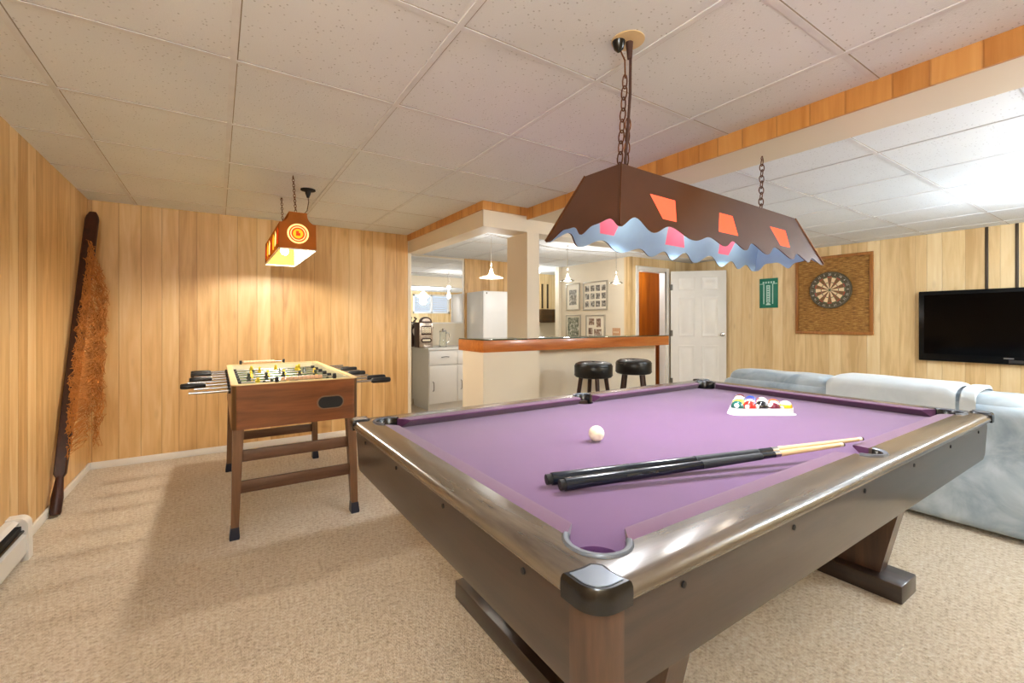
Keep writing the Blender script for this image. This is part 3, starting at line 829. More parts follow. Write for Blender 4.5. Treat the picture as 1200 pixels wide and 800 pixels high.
# ------------------------------------------------------------------ foosball lamp
GZ0, GZ1, GS = 1.60, 1.832, 1.762
gl = thing('pendant_lamp', 'orange box-shaped lamp with a round emblem hanging over the foosball table', 'lamp', (.424, 3.555, GZ0))
GW, GT, GL = .107, .052, .475
def trans_mat(name, rgb, trgb, fac=.5, glow=0.0):
    t = NT(name); v = t.coord(); f = t.noise(v, 14, 3)
    c1 = t.ramp(f, [(.3, tuple(x * .86 for x in lin(rgb)[:3]) + (1,)), (.7, lin(rgb))])
    dfs = t.n('ShaderNodeBsdfDiffuse'); t.l(c1, dfs.inputs[0])
    tr = t.n('ShaderNodeBsdfTranslucent'); tr.inputs[0].default_value = lin(trgb)
    mx = t.n('ShaderNodeMixShader'); mx.inputs[0].default_value = fac
    t.l(dfs.outputs[0], mx.inputs[1]); t.l(tr.outputs[0], mx.inputs[2])
    em = t.n('ShaderNodeEmission'); em.inputs[0].default_value = lin(trgb); em.inputs[1].default_value = glow
    ad = t.n('ShaderNodeAddShader'); t.l(mx.outputs[0], ad.inputs[0]); t.l(em.outputs[0], ad.inputs[1]); t.l(ad.outputs[0], t.out.inputs[0]); return t.m
M_amber = trans_mat('amber_lamp_shade', (168, 100, 46), (220, 136, 52), .10)
M_lining = trans_mat('white_translucent_lining', (246, 240, 224), (255, 236, 196), .16)
M_paley = trans_mat('pale_yellow_print', (250, 232, 170), (255, 236, 160), .6, .55)
M_redp = trans_mat('red_print', (222, 96, 52), (240, 96, 40), .5, .2)
M_yelp = trans_mat('yellow_print', (250, 204, 70), (255, 196, 50), .6, .5)
M_lampwhite = plain('white_lamp_lining', (240, 232, 210), .6)
hs = GS - GZ0; ht = GZ1 - GZ0
prof = [(GW, 0), (GW * .975, hs)] + [(GT + (GW * .975 - GT) * (1 - math.sin(PI / 2 * k / 6)), hs + (ht - .012 - hs) * (1 - math.cos(PI / 2 * k / 6))) for k in range(1, 7)] + [(GT, ht)]
full = prof + [(-a, z) for a, z in reversed(prof)]
b = nb(); th = .004
def shrink(p, dd): return [(a - math.copysign(dd, a), z - (dd if z > .02 else 0)) for a, z in p]
loft(b, [[Vector((a, y, z)) for a, z in full] for y in (-GL, GL)], False, False)
loft(b, [[Vector((a, y, z)) for a, z in shrink(full, th)] for y in (-GL + th, GL - th)], False, False, mi=1)
shd = build('shade', b, [M_amber, M_lining], gl, True, 45)
for s in (-1, 1):
    b = nb(); loft(b, [[Vector((a, s * GL, z)) for a, z in full], [Vector((a, s * (GL - th), z)) for a, z in full]], True, True)
    ep = build('end_panel', b, M_amber, gl, True)
    def disc(r0, r1, m, dy, nm, cz=.098):
        bm = nb(); Mx = Matrix.Rotation(PI / 2, 4, 'X')
        y0, y1 = s * (GL + .0002), s * (GL + dy)
        rings = []
        for r, y in ((r0, y0), (r1, y0), (r1, y1), (r0, y1), (r0, y0)):
            rings.append([Vector((r * math.cos(2 * PI * k / 36), y, cz + r * math.sin(2 * PI * k / 36))) for k in range(36)])
        loft(bm, rings, True, False); return build(nm, bm, m, ep, True)
    disc(.052, .062, M_paley, .0014, 'emblem_ring'); disc(.030, .0515, M_redp, .0012, 'emblem_band'); disc(.0001, .0295, M_yelp, .0014, 'emblem_centre')
    bm = nb()
    for k in range(22):
        a = 2 * PI * k / 22; 
        box(bm, (.041 * math.cos(a), s * (GL + .0018), .098 + .041 * math.sin(a)), (.006, .0012, .012), M=Matrix.Rotation(-a + PI / 2 if False else -a, 4, 'Y'))
    build('emblem_marks', bm, M_paley, ep, True)
    bm = nb(); box(bm, (-.004, s * (GL + .0022), .10), (.016, .0012, .03), bev=.0005); box(bm, (.008, s * (GL + .0022), .094), (.010, .0012, .018), bev=.0005); build('emblem_figure', bm, M_redp, ep, True)
for s in (-1, 1):
    for k in range(7):
        y = -.40 + k * .133
        bm = nb(); m = (M_redp, M_paley, M_yelp)[k % 3]
        pl = [(y - .03, .03 + .02 * (k % 2)), (y + .035, .04), (y + .045, .095), (y + .01, .14), (y - .04, .11)]
        xf = lambda z: s * (GW + (GW * .975 - GW) * z / hs)
        loft(bm, [[Vector((xf(z) + s * .0004, yy, z)) for yy, z in pl], [Vector((xf(z) + s * .0018, yy, z)) for yy, z in pl]], True, True)
        build('side_print', bm, m, shd, True)
b = nb(); 
for x0, x1, y0, y1 in ((-GW - .002, -GW + .006, -GL - .002, GL + .002), (GW - .006, GW + .002, -GL - .002, GL + .002), (-GW, GW, -GL - .002, -GL + .006), (-GW, GW, GL - .006, GL + .002)): bx(b, x0, x1, y0, y1, -.003, .004)
build('rim', b, M_lampwhite, gl, True)
b = nb(); bx(b, -GW + .012, GW - .012, -GL + .012, GL - .012, hs - .008, hs - .004); build('reflector', b, M_lampwhite, gl, True)
for y in (-.2, .2):
    b = nb(); lathe(b, [(.0, hs - .01), (.016, hs - .01), (.016, hs - .04), (.024, hs - .06), (.03, hs - .085), (.02, hs - .108), (0, hs - .112)], (0, y, 0), 18); build('bulb', b, M_bulb, gl, True)
    point_light('pendant_light', (.424, 3.555 + y, GZ0 + hs - .125), FOOS_W, (1.0, .95, .84), .03, gl)
b = nb(); chain_geo(b, (.424, 3.17, GZ1), (.41, 3.195, H - .008), .022, .0022, .007); build('chain', b, M_brass, gl)
b = nb(); chain_geo(b, (.424, 3.84, GZ1), (.41, 3.81, H - .008), .022, .0022, .007); build('chain', b, M_brass, gl)
for v in (3.195, 3.81):
    b = nb(); torus(b, (.41, v, H - .010), .008, .002, Matrix.Rotation(PI / 2, 4, 'Y')); build('hook', b, M_brass, gl)
b = nb(); lathe(b, [(.0, H - .0005), (.05, H - .0005), (.05, H - .008), (.02, H - .012), (.018, H - .03), (.008, H - .06), (.0, H - .062)], (.544, 3.48, 0), 20); build('ceiling_plug', b, M_blackmat, gl)
b = nb(); tube(b, [(.544, 3.48, H - .055), (.545, 3.46, 2.0), (.53, 3.43, 1.93), (.48, 3.36, 1.86), (.44, 3.30, GZ1)], .003, 6); build('cord', b, M_cord, gl)

# ------------------------------------------------------------------ bar
bar_t = thing('bar_counter', 'cream bar with an orange oak top and glass sheet, behind the pool table', 'bar', (2.9, 3.2, 0))
b = nb(); bx(b, 1.742, 2.29, 3.05, 3.40, 0, .905); build('end_panel', b, M_cream, bar_t)
b = nb(); bx(b, 2.29, 3.98, 3.20, 3.40, 0, .905); build('front_panel', b, M_cream, bar_t)
b = nb(); bx(b, 1.735, 4.00, 3.042, 3.47, .905, 1.0, .004); build('countertop', b, M_bar_top, bar_t)
b = nb(); bx(b, 1.735, 2.16, 3.042, 3.46, 1.0005, 1.0075, .001); bx(b, 2.295, 4.00, 3.042, 3.46, 1.0005, 1.0075, .001); bx(b, 2.16, 2.295, 3.37, 3.46, 1.0005, 1.0075)
build('glass_top', b, M_greenglass, bar_t)

# bar stools
st = thing('bar_stool', 'black padded bar stool nearer the cream post, left of the pair', 'stool', (2.63, 2.75, 0), .3, 'bar stools at the bar')
b = nb(); lathe(b, [(.0, .682), (.12, .682), (.148, .688), (.158, .702), (.158, .775), (.150, .797), (.12, .811), (.07, .816), (.012, .812), (0, .811)], n=40); seat = build('seat', b, M_vinyl, st, True)
b = nb(); torus(b, (0, 0, .704), .157, .004, n=40); torus(b, (0, 0, .780), .156, .004, n=40); build('piping', b, M_vinyl, seat, True)
b = nb(); sphere(b, (0, 0, .8125), .012, (1, 1, .4)); build('button', b, M_vinyl, seat, True)
for k in range(4):
    a = PI / 4 + k * PI / 2; b = nb()
    tube(b, [(.205 * math.cos(a), .205 * math.sin(a), 0), (.173 * math.cos(a), .173 * math.sin(a), .25), (.105 * math.cos(a), .105 * math.sin(a), .69)], [.012, .015, .018], 12); build('leg', b, M_stoolleg, st, True)
b = nb(); torus(b, (0, 0, .27), .170, .008, n=40); build('footrest', b, M_stoolleg, st, True)
dup(st, (3.12, 2.75, 0), .62, 'black padded bar stool nearer the open white door, right of the pair')

# ------------------------------------------------------------------ bar back: mirrors, fridge, cabinet
m1 = thing('wall_mirror', 'mirror on the bar back wall above the white cabinet', 'mirror', (2.43, VC, 1.14))
b = nb(); bx(b, 1.80, 3.035, VC - .010, VC - .004, 1.145, 2.06); build('glass', b, M_mirror, m1)
b = nb()
bx(b, 1.79, 3.05, VC - .014, VC - .001, 1.13, 1.145); bx(b, 3.035, 3.05, VC - .014, VC - .001, 1.145, 2.06); bx(b, 1.79, 1.80, VC - .014, VC - .001, 1.145, 2.06); bx(b, 1.79, 3.05, VC - .014, VC - .001, 2.06, 2.07)
build('mirror_frame', b, M_white, m1)
fr = thing('refrigerator', 'white refrigerator behind the bar left of the post', 'refrigerator', (3.48, 5.65, 0))
b = nb(); bx(b, 3.095, 3.87, 5.48, 5.92, .03, 1.585, .012, 3); build('body', b, M_fridge, fr)
b = nb(); bx(b, 3.095, 3.87, 5.42, 5.475, .08, .55, .014, 3); d1 = build('door', b, M_fridge, fr)
b = nb(); bx(b, 3.095, 3.87, 5.42, 5.475, .56, 1.587, .014, 3); d2 = build('freezer_door', b, M_fridge, fr)
for dd, z0, z1 in ((d1, .25, .50), (d2, .70, 1.20)):
    b = nb(); tube(b, [(3.80, 5.42, z0), (3.80, 5.385, z0 + .03), (3.80, 5.385, z1 - .03), (3.80, 5.42, z1)], .010, 8); build('handle', b, M_fridge, dd)
b = nb(); lathe(b, [(0, 0), (.012, 0), (.012, .003), (0, .004)], (3.15, 5.42, 1.555), 14, M=Matrix.Rotation(PI / 2, 4, 'X')); build('badge', b, M_handle, d2)
b = nb(); bx(b, 3.11, 3.86, 5.46, 5.9, 0, .035); build('kick_plate', b, M_blackmat, fr)
cb = thing('base_cabinet', 'white base cabinet with one drawer over a door, left of the bar', 'cabinet', (2.6, 5.65, 0))
b = nb(); bx(b, 2.26, 3.06, 5.37, 5.94, .09, .785); bx(b, 2.28, 3.06, 5.42, 5.94, 0, .09); build('body', b, M_cab, cb)
b = nb(); bx(b, 2.245, 3.06, 5.335, 5.945, .785, .815, .004); build('worktop', b, M_cab, cb)
for x0, x1 in ((2.265, 2.66), (2.665, 3.055)):
    b = nb(); bx(b, x0, x1, 5.35, 5.369, .595, .778, .003); dr = build('drawer', b, M_cab, cb)
    b = nb(); cxh = (x0 + x1) / 2 + .02; tube(b, [(cxh - .05, 5.35, .69), (cxh - .045, 5.325, .695), (cxh, 5.318, .70), (cxh + .045, 5.325, .695), (cxh + .05, 5.35, .69)], .005, 8); build('handle', b, M_handle, dr)
    b = nb(); bx(b, x0, x1, 5.35, 5.369, .10, .582, .003); dr = build('door', b, M_cab, cb)
    b = nb(); xh = x0 + .05; tube(b, [(xh, 5.35, .26), (xh, 5.325, .27), (xh, 5.318, .32), (xh, 5.325, .37), (xh, 5.35, .38)], .005, 8); build('handle', b, M_handle, dr)
# toy slot machine
sm = thing('slot_machine', 'small chrome-fronted slot machine with dark sides on the white cabinet', 'slot machine', (2.275, 5.55, .815))
M_dkwood = wood('dark_slot_wood', (48, 26, 16), (84, 50, 32), 'Z', .4)
M_chrome = plain('worn_chrome', (186, 172, 158), .28, metal=.85, var=.25, scale=40)
W = .098
b = nb(); bx(b, -W, W, -.06, .11, 0, .33, .006); build('case', b, M_dkwood, sm, True)
b = nb(); bx(b, -W + .006, W - .006, -.072, -.060, .004, .322, .004); fpn = build('front_plate', b, M_chrome, sm, True)
b = nb(); pa = [(-W + .008, .322)] + [(-.082 * math.cos(PI * k / 14), .33 + .072 * math.sin(PI * k / 14)) for k in range(15)] + [(W - .008, .322)]
prism(b, pa, lambda p: (p[0], -.066, p[1]), lambda p: (p[0], -.02, p[1])); crest = build('crest', b, M_dkwood, sm, True)
b = nb(); pa = [(-.058 * math.cos(PI * k / 12), .342 + .038 * math.sin(PI * k / 12)) for k in range(13)]
prism(b, pa, lambda p: (p[0], -.070, p[1]), lambda p: (p[0], -.066, p[1])); build('crest_plate', b, M_chrome, crest, True)
b = nb(); bx(b, -.07, .07, -.077, -.072, .165, .285, .002); win = build('reel_window', b, M_dkwood, fpn, True)
for k in range(3):
    b = nb(); bx(b, -.063 + k * .043, -.063 + k * .043 + .038, -.080, -.0765, .188, .268, .003); rl = build('reel', b, plain('reel_paper', (226, 214, 196), .5), win, True) if False else build('reel', b, M_ivory, fpn, True)
b = nb()
for k in range(3):
    for j in range(3): sphere(b, (-.044 + k * .043, -.0805, .202 + j * .026), .008, (1, .3, .8), 10, 6)
build('reel_symbols', b, plain('reel_print', (120, 60, 48), .5), fpn, True)
b = nb(); prism(b, stad(.074, .030), lambda p: (p[0], -.078, .095 + p[1]), lambda p: (p[0], -.072, .095 + p[1])); build('pay_plate', b, M_dkwood, fpn, True)
b = nb(); prism(b, stad(.055, .012), lambda p: (p[0], -.081, .097 + p[1]), lambda p: (p[0], -.078, .097 + p[1])); build('plate_band', b, M_ivory, fpn, True)
b = nb(); bx(b, -.05, .05, -.10, -.072, .0, .03, .006); build('coin_tray', b, M_chrome, sm, True)
b = nb(); tube(b, [(W, .02, .15), (W + .02, .02, .15), (W + .022, .0, .25)], .006, 8); sphere(b, (W + .022, -.003, .262), .014); build('lever', b, M_chrome, sm, True)
# glass jug
jg = thing('glass_jug', 'clear glass jug with a handle beside the toy slot machine', 'jug', (2.52, 5.50, .815))
b = nb(); lathe(b, [(0, .012), (.048, .012), (.052, .02), (.05, .06), (.042, .11), (.044, .17), (.05, .21), (.047, .21), (.041, .17), (.039, .11), (.046, .06), (.047, .024), (0, .022)], n=28); build('body', b, M_glass, jg, True)
b = nb(); tube(b, [(.045, 0, .185), (.085, 0, .19), (.098, 0, .14), (.085, 0, .07), (.05, 0, .05)], .006, 8); build('handle', b, M_steel, jg, True)
b = nb(); lathe(b, [(0, 0), (.056, 0), (.058, .006), (.053, .013), (0, .013)]); torus(b, (0, 0, .206), .0485, .003, n=28); build('metal_base', b, M_steel, jg, True)
b = nb(); lathe(b, [(0, .21), (.05, .211), (.044, .222), (.012, .23), (.012, .245), (0, .25)]); build('lid', b, M_steel, jg, True)
# dark ornament
orn = thing('dark_ornament', 'small dark bushy ornament in a vase behind the toy slot machine', 'ornament', (2.19, 5.80, .815))
b = nb(); lathe(b, [(0, 0), (.035, 0), (.05, .06), (.045, .14), (.02, .2), (.024, .22), (.018, .22), (.015, .2), (0, .19)]); build('vase', b, M_dkwood, orn, True)
b = nb()
for k in range(46):
    a = random.uniform(0, 2 * PI); r = random.uniform(.02, .085); h = random.uniform(.26, .40)
    tube(b, [(0, 0, .2), (r * .5 * math.cos(a), r * .5 * math.sin(a), .26), (r * math.cos(a), r * math.sin(a), h)], [.002, .002, .001], 4)
    sphere(b, (r * math.cos(a), r * math.sin(a), h), .012, (1, 1, .7), 6, 4)
build('foliage', b, plain('dark_dried_leaf', (58, 40, 36), .7), orn, True)

# ------------------------------------------------------------------ cable lights in the bar
tr = thing('cable_track', 'bent wire light track running under the bar ceiling', 'light track', (3.4, 4.0, H))
b = nb()
path = [(1.98, 3.84), (2.15, 3.90), (2.45, 3.99), (2.75, 4.06), (3.2, 4.2), (3.62, 4.24), (4.0, 4.18), (4.3, 4.05), (4.62, 3.93)]
for o_ in (-.02, .02): tube(b, [(x, y + o_, 2.045) for x, y in path], .003, 6)
build('cables', b, M_steel, tr)
for x, y in (path[0], path[3], path[5], path[8]):
    b = nb(); cyl(b, (x, y, 2.045), (x, y, H), .006, n=8); lathe(b, [(0, H), (.022, H), (.022, H - .006), (0, H - .008)], (x, y, 0), 14); box(b, (x, y, 2.045), (.012, .05, .010)); build('standoff', b, M_steel, tr)
M_frost = NT('frosted_glass'); pp = M_frost.bsdf(lin((255, 240, 214)), .5); pp.inputs['Emission Color'].default_value = lin((255, 226, 180)); pp.inputs['Emission Strength'].default_value = 2.2; M_frost = M_frost.m
M_disc = trans_mat('thin_shade_glass', (250, 244, 232), (255, 246, 232), .55)
def bar_pendant(u, v, z, wide, label):
    p = thing('bar_pendant', label, 'pendant light', (u, v, z), 0, 'pendant lights over the bar')
    top = 2.0405 - z
    b = nb(); tube(b, [(-.012, -.02, top), (-.004, -.006, .12), (0, 0, .075)], .0018, 5); tube(b, [(.012, .02, top), (.006, .006, .14), (0, 0, .075)], .0018, 5); build('cord', b, M_steel, p, True)
    b = nb(); lathe(b, [(.006, .095), (.012, .08), (.018, .06), (.020, .045), (.045, .012), (.047, 0), (.043, 0), (.018, .04), (.0, .05)] if not wide else [(.006, .10), (.014, .085), (.024, .05), (.03, .035), (.05, .022), (.048, .018), (.0, .03)], n=24); build('shade', b, M_frost, p, True)
    R = .125 if wide else .085
    b = nb(); lathe(b, [(.035, .026), (R * .7, .018), (R, .004), (R, .0), (R * .7, .013), (.035, .021), (.035, .026)], n=32); build('disc', b, M_disc if wide else M_glass, p, True)
    b = nb(); sphere(b, (0, 0, .008), .016, u=12, v=8); build('bulb', b, M_bulb, p, True)
    point_light('bar_light', (u, v, z - .03), BAR_W, (.98, .96, .92), .03, p); point_light('bar_light', (u, v, z + .14), BAR_W * 1.6, (.98, .96, .92), .03, p)
bar_pendant(2.361, 3.97, 1.60, True, 'wide-shaded pendant light left of the cream post')
bar_pendant(3.62, 4.24, 1.655, False, 'small glass pendant light just right of the cream post')
bar_pendant(4.285, 4.06, 1.645, False, 'small glass pendant light nearest the closet doorway')

# ------------------------------------------------------------------ pictures
def photo_mat(name, tone):
    t = NT(name); v = t.coord(); f = t.noise(v, 22, 4, .65)
    t.bsdf(t.ramp(f, [(.34, tuple(int(x * .55) for x in tone)), (.5, tone), (.66, (224, 218, 206))]), .4); return t.m
M_photo = photo_mat('grey_photo', (128, 122, 112)); M_photo2 = photo_mat('brown_photo', (150, 118, 96)); M_photo3 = photo_mat('green_photo', (132, 134, 112))
M_frm = plain('silver_grey_frame', (176, 168, 152), .35, metal=.3); M_mat = plain('white_mat_board', (240, 232, 214), .7, var=.01)
def picture(v0, v1, z0, z1, photos, pm, label, fw=.02):
    up = 4.94
    p = thing('framed_picture', label, 'picture', (up, (v0 + v1) / 2, z0), 0, 'pictures beside the bar')
    b = nb()
    for a0, a1, c0, c1 in ((v0, v1, z0, z0 + fw), (v0, v1, z1 - fw, z1), (v0, v0 + fw, z0 + fw, z1 - fw), (v1 - fw, v1, z0 + fw, z1 - fw)): bx(b, up - .022, up - .001, a0, a1, c0, c1, .002)
    build('frame', b, M_frm, p)
    b = nb(); bx(b, up - .010, up - .001, v0 + fw, v1 - fw, z0 + fw, z1 - fw); build('mat', b, M_mat, p)
    for a0, a1, c0, c1 in photos:  # fractions, from the left as seen (v decreasing) and from the top
        y0 = v1 - (v1 - v0) * a0; y1 = v1 - (v1 - v0) * a1; zz1 = z1 - (z1 - z0) * c0; zz0 = z1 - (z1 - z0) * c1
        b = nb(); bx(b, up - .0125, up - .010, min(y0, y1), max(y0, y1), zz0, zz1); build('photo', b, pm, p)
picture(5.47, 5.81, 1.345, 1.79, [(.24, .76, .24, .80)], M_photo, 'framed picture of one grey photo, upper left of four')
picture(4.85, 5.385, 1.335, 1.787, [(.08 + .225 * i + .01 * (i % 2), .08 + .225 * i + .17, .14 + .27 * j, .14 + .27 * j + .2) for i in range(4) for j in range(3)], M_photo, 'framed collage with three rows of photos, upper right of four')
picture(5.45, 5.81, .86, 1.27, [(.12, .88, .1, .9)], M_photo3, 'framed picture filled by one mottled photo, lower left of four')
picture(4.90, 5.325, .80, 1.262, [(.16, .44, .12, .34), (.56, .78, .12, .42), (.14, .36, .44, .66), (.44, .82, .48, .68), (.16, .5, .76, .92)], M_photo2, 'framed collage of brownish photos, lower right of four')
sw = thing('switch_plate', 'small wooden light switch plate on the cream wall', 'switch', (4.94, 4.68, 1.0))
b = nb(); bx(b, 4.932, 4.939, 4.60, 4.755, .94, 1.062, .003); build('plate', b, wood('pinkish_plate', (190, 140, 100), (216, 170, 132), 'Z', .5), sw)
for y in (4.64, 4.677, 4.714):
    b = nb(); box(b, (4.929, y, 1.0), (.010, .010, .022), bev=.002); build('toggle', b, M_ivory, sw)

# ------------------------------------------------------------------ dartboard wall
UW = UR
bb = thing('dartboard_backboard', 'square woven backboard with oak frame on the right wall', 'backboard', (UW, 2.45, .995))
v0, v1, z0, z1 = 2.032, 2.868, .995, 1.975
b = nb(); bx(b, UW - .016, UW - .001, v0 + .03, v1 - .03, z0 + .03, z1 - .03)
t = NT('woven_cork'); v = t.coord((1, 5, 34)); f = t.noise(v, 3, 4, .6); f2 = t.noise(t.coord(), 60, 3)
t.bsdf(t.ramp(t.math('ADD', t.math('MULTIPLY', f, .85), t.math('MULTIPLY', f2, .15)), [(.34, (104, 66, 24)), (.5, (152, 106, 46)), (.66, (190, 146, 78))]), .8, 0, t.bump(f, .5, .004)); M_cork = t.m
build('panel', b, M_cork, bb)
b = nb(); fw = .035
for a0, a1, c0, c1 in ((v0, v1, z0, z0 + fw), (v0, v1, z1 - fw, z1), (v0, v0 + fw, z0 + fw, z1 - fw), (v1 - fw, v1, z0 + fw, z1 - fw)): bx(b, UW - .03, UW - .001, a0, a1, c0, c1, .004)
build('frame', b, M_board, bb)
DC = Vector((UW - .017, 2.462, 1.545)); DR = .228
db = thing('dartboard', 'round dartboard with beige and brown wedges hung on the woven backboard', 'dartboard', DC)
Mb = Matrix.Rotation(-PI / 2, 4, 'Y')   # local z -> -x
b = nb(); lathe(b, [(0, 0), (DR - .01, 0), (DR, .006), (DR, .034), (DR - .006, .038), (0, .038)], n=60, M=Mb); body = build('board', b, plain('olive_sisal', (92, 82, 60), .8), db, True)
M_db = [plain('beige_sisal', (238, 210, 164), .8), plain('brown_sisal', (128, 92, 56), .8), plain('red_sisal', (170, 74, 46), .8), plain('green_sisal', (84, 96, 60), .8)]
b = nb()
def wedge(r0, r1, a0, a1, x, mi):
    n = 4; vs0 = []; 
    ring = [(r0, a0 + (a1 - a0) * k / n) for k in range(n + 1)] + [(r1, a1 - (a1 - a0) * k / n) for k in range(n + 1)]
    loft(b, [[Vector((-xx, -r * math.sin(a), r * math.cos(a))) for r, a in ring] for xx in (.0375, x)], True, True, mi)
for k in range(20):
    a0 = (k - .5) * PI / 10; a1 = a0 + PI / 10
    dk = k % 2 == 0
    wedge(.012, .155, a0, a1, .0385, 1 if dk else 0)
    wedge(.155, .168, a0, a1, .0386, 2 if dk else 3)
    wedge(.090, .098, a0, a1, .0389, 2 if dk else 3)
build('wedges', b, M_db, db, True)
b = nb(); lathe(b, [(0, .038), (.014, .038), (.014, .0395), (.006, .0396), (0, .0396)], n=20, M=Mb); build('bullseye', b, M_db[3], db, True)
b = nb()
for r in (.014, .090, .098, .155, .168): torus(b, (-.039, 0, 0), r, .0007, Matrix.Rotation(PI / 2, 4, 'Y'), n=48, k=4)
for k in range(20):
    a = (k + .5) * PI / 10; cyl(b, (-.039, -.014 * math.sin(a), .014 * math.cos(a)), (-.039, -.168 * math.sin(a), .168 * math.cos(a)), .0007, n=4)
torus(b, (-.040, 0, 0), .215, .0012, Matrix.Rotation(PI / 2, 4, 'Y'), n=60, k=5)
build('wires', b, M_steel, db, True)
def text_mesh(s, size):
    cu = bpy.data.curves.new('t', 'FONT'); cu.body = s; cu.size = size; cu.extrude = .0008; cu.align_x = 'CENTER'; cu.align_y = 'CENTER'; cu.resolution_u = 3
    o = bpy.data.objects.new('t', cu); COL.objects.link(o)
    dg = bpy.context.evaluated_depsgraph_get(); me = bpy.data.meshes.new_from_object(o.evaluated_get(dg))
    bpy.data.objects.remove(o); bpy.data.curves.remove(cu); return me
M_num = plain('number_wire', (214, 204, 186), .4)
for k, nmb in enumerate((20, 1, 18, 4, 13, 6, 10, 15, 2, 17, 3, 19, 7, 16, 8, 11, 14, 9, 12, 5)):
    a = k * PI / 10; me = text_mesh(str(nmb), .034); b = nb(); tmp = nb(); tmp.from_mesh(me); bpy.data.meshes.remove(me)
    # face -x : text x -> -y (to the viewer's right), text y -> z
    M = Matrix(((0, 0, -1, -.0395), (-1, 0, 0, -.193 * math.sin(a)), (0, 1, 0, .193 * math.cos(a)), (0, 0, 0, 1))) @ Matrix.Rotation(-a, 4, 'Z')
    tmp.transform(M); m2_ = bpy.data.meshes.new('x'); tmp.to_mesh(m2_); tmp.free(); b.from_mesh(m2_); bpy.data.meshes.remove(m2_)
    build('number', b, M_num, db, True)
# scoreboard
sb = thing('dart_scoreboard', 'green dart score sheet with pale columns left of the dartboard', 'scoreboard', (UW, 3.22, 1.35))
b = nb(); bx(b, UW - .010, UW, 3.10, 3.345, 1.345, 1.755, .002); build('board', b, plain('green_board', (22, 122, 98), .4), sb)
M_chalk = plain('pale_print', (196, 226, 214), .6)
b = nb()
bx(b, UW - .0115, UW - .010, 3.20, 3.25, 1.42, 1.66)
for y in (3.165, 3.285): bx(b, UW - .0115, UW - .010, y - .006, y + .006, 1.40, 1.68)
for k in range(5): bx(b, UW - .0115, UW - .010, 3.14 + k * .035, 3.16 + k * .035, 1.685, 1.712)
bx(b, UW - .0115, UW - .010, 3.105, 3.16, 1.675, 1.684); bx(b, UW - .0115, UW - .010, 3.29, 3.34, 1.675, 1.684)
build('columns', b, M_chalk, sb)
b = nb()
for k in range(7):
    bx(b, UW - .0125, UW - .0115, 3.212, 3.238, 1.43 + k * .033, 1.43 + k * .033 + .018)
build('row_marks', b, plain('teal_print', (90, 160, 140), .6), sb)
b = nb(); pa = [(math.cos(PI * k / 10) * .032, math.sin(PI * k / 10) * .03) for k in range(11)]
prism(b, pa, lambda p: (UW - .0115, 3.225 + p[0], 1.385 + p[1]), lambda p: (UW - .010, 3.225 + p[0], 1.385 + p[1])); build('crest', b, M_chalk, sb)

# ------------------------------------------------------------------ television
tv = thing('television', 'flat black television mounted on the right panelled wall', 'television', (UW, .96, 1.1))
y0, y1, z0, z1 = .295, 1.615, .738, 1.474
b = nb(); bx(b, UW - .075, UW - .028, y0, y1, z0, z1, .008, 3); build('bezel', b, plain('black_gloss', (9, 9, 10), .2, Specular_IOR_Level=.25), tv)
b = nb(); bx(b, UW - .0762, UW - .0748, y0 + .045, y1 - .045, z0 + .075, z1 - .04); build('screen', b, plain('dark_screen', (3, 3, 4), .1, var=0, Specular_IOR_Level=.12), tv)
b = nb(); bx(b, UW - .0765, UW - .075, y0 + .40, y0 + .66, z0 + .012, z0 + .045, .0005); build('speaker_strip', b, plain('grey_strip', (52, 52, 54), .3), tv)
b = nb(); prism(b, stad(.035, .006), lambda p: (UW - .0770, .955 + p[0], z0 + .058 + p[1]), lambda p: (UW - .0745, .955 + p[0], z0 + .058 + p[1])); build('badge', b, M_steel, tv)
b = nb(); bx(b, UW - .028, UW - .001, .75, 1.15, .95, 1.25); build('wall_mount', b, M_blackmat, tv)
for k, y in enumerate((1.114, .912)):
    b = nb(); bx(b, UW - .012, UW - .001, y - .012, y + .012, z1 - .1, H - .002, .003)
    tag(build('cable_cover', b, plain('dark_cable_cover', (66, 50, 30), .5)), ('dark cable strip above the television nearer the dartboard', 'dark cable strip above the television at the right edge of view')[k], 'cable cover')

# ------------------------------------------------------------------ sofa + throws
def suede(name, a, c):
    t = NT(name); v = t.coord(); f = t.noise(v, 5, 4, .6, .6); f2 = t.noise(v, 120, 2)
    t.bsdf(t.ramp(f, [(.32, a), (.66, c)]), .85, 0, t.bump(t.math('ADD', f, t.math('MULTIPLY', f2, .15)), .25, .01), Sheen_Weight=.5, Sheen_Roughness=.4); return t.m
M_suede = suede('blue_grey_suede', (134, 152, 168), (186, 199, 208))
M_throw = suede('pale_grey_fleece', (190, 200, 208), (208, 216, 222))
def soft(bm, x0, x1, y0, y1, z0, z1, r, amp=.006, seg=4, cuts=10, fr=6.0):
    t = nb(); bx(t, x0, x1, y0, y1, z0, z1, r, seg)
    bmesh.ops.subdivide_edges(t, edges=[e for e in t.edges if e.calc_length() > .12], cuts=cuts, use_grid_fill=True)
    from mathutils import noise as mn
    t.normal_update()
    for v in t.verts:
        v.co += v.normal * amp * mn.noise(v.co * fr)
    m = bpy.data.meshes.new('x'); t.to_mesh(m); t.free(); bm.from_mesh(m); bpy.data.meshes.remove(m)
SX = 3.425
sf = thing('sofa', 'long blue-grey suede sofa seen from behind beyond the pool table', 'sofa', (SX + .45, .85, 0))
SY0, SY1 = -.55, 2.10
b = nb(); soft(b, SX, SX + .20, SY0, SY1, .02, .70, .05, .006, cuts=14); soft(b, SX, SX + .92, SY0 + .01, SY1 - .01, .06, .30, .03, .004); build('frame', b, M_suede, sf)
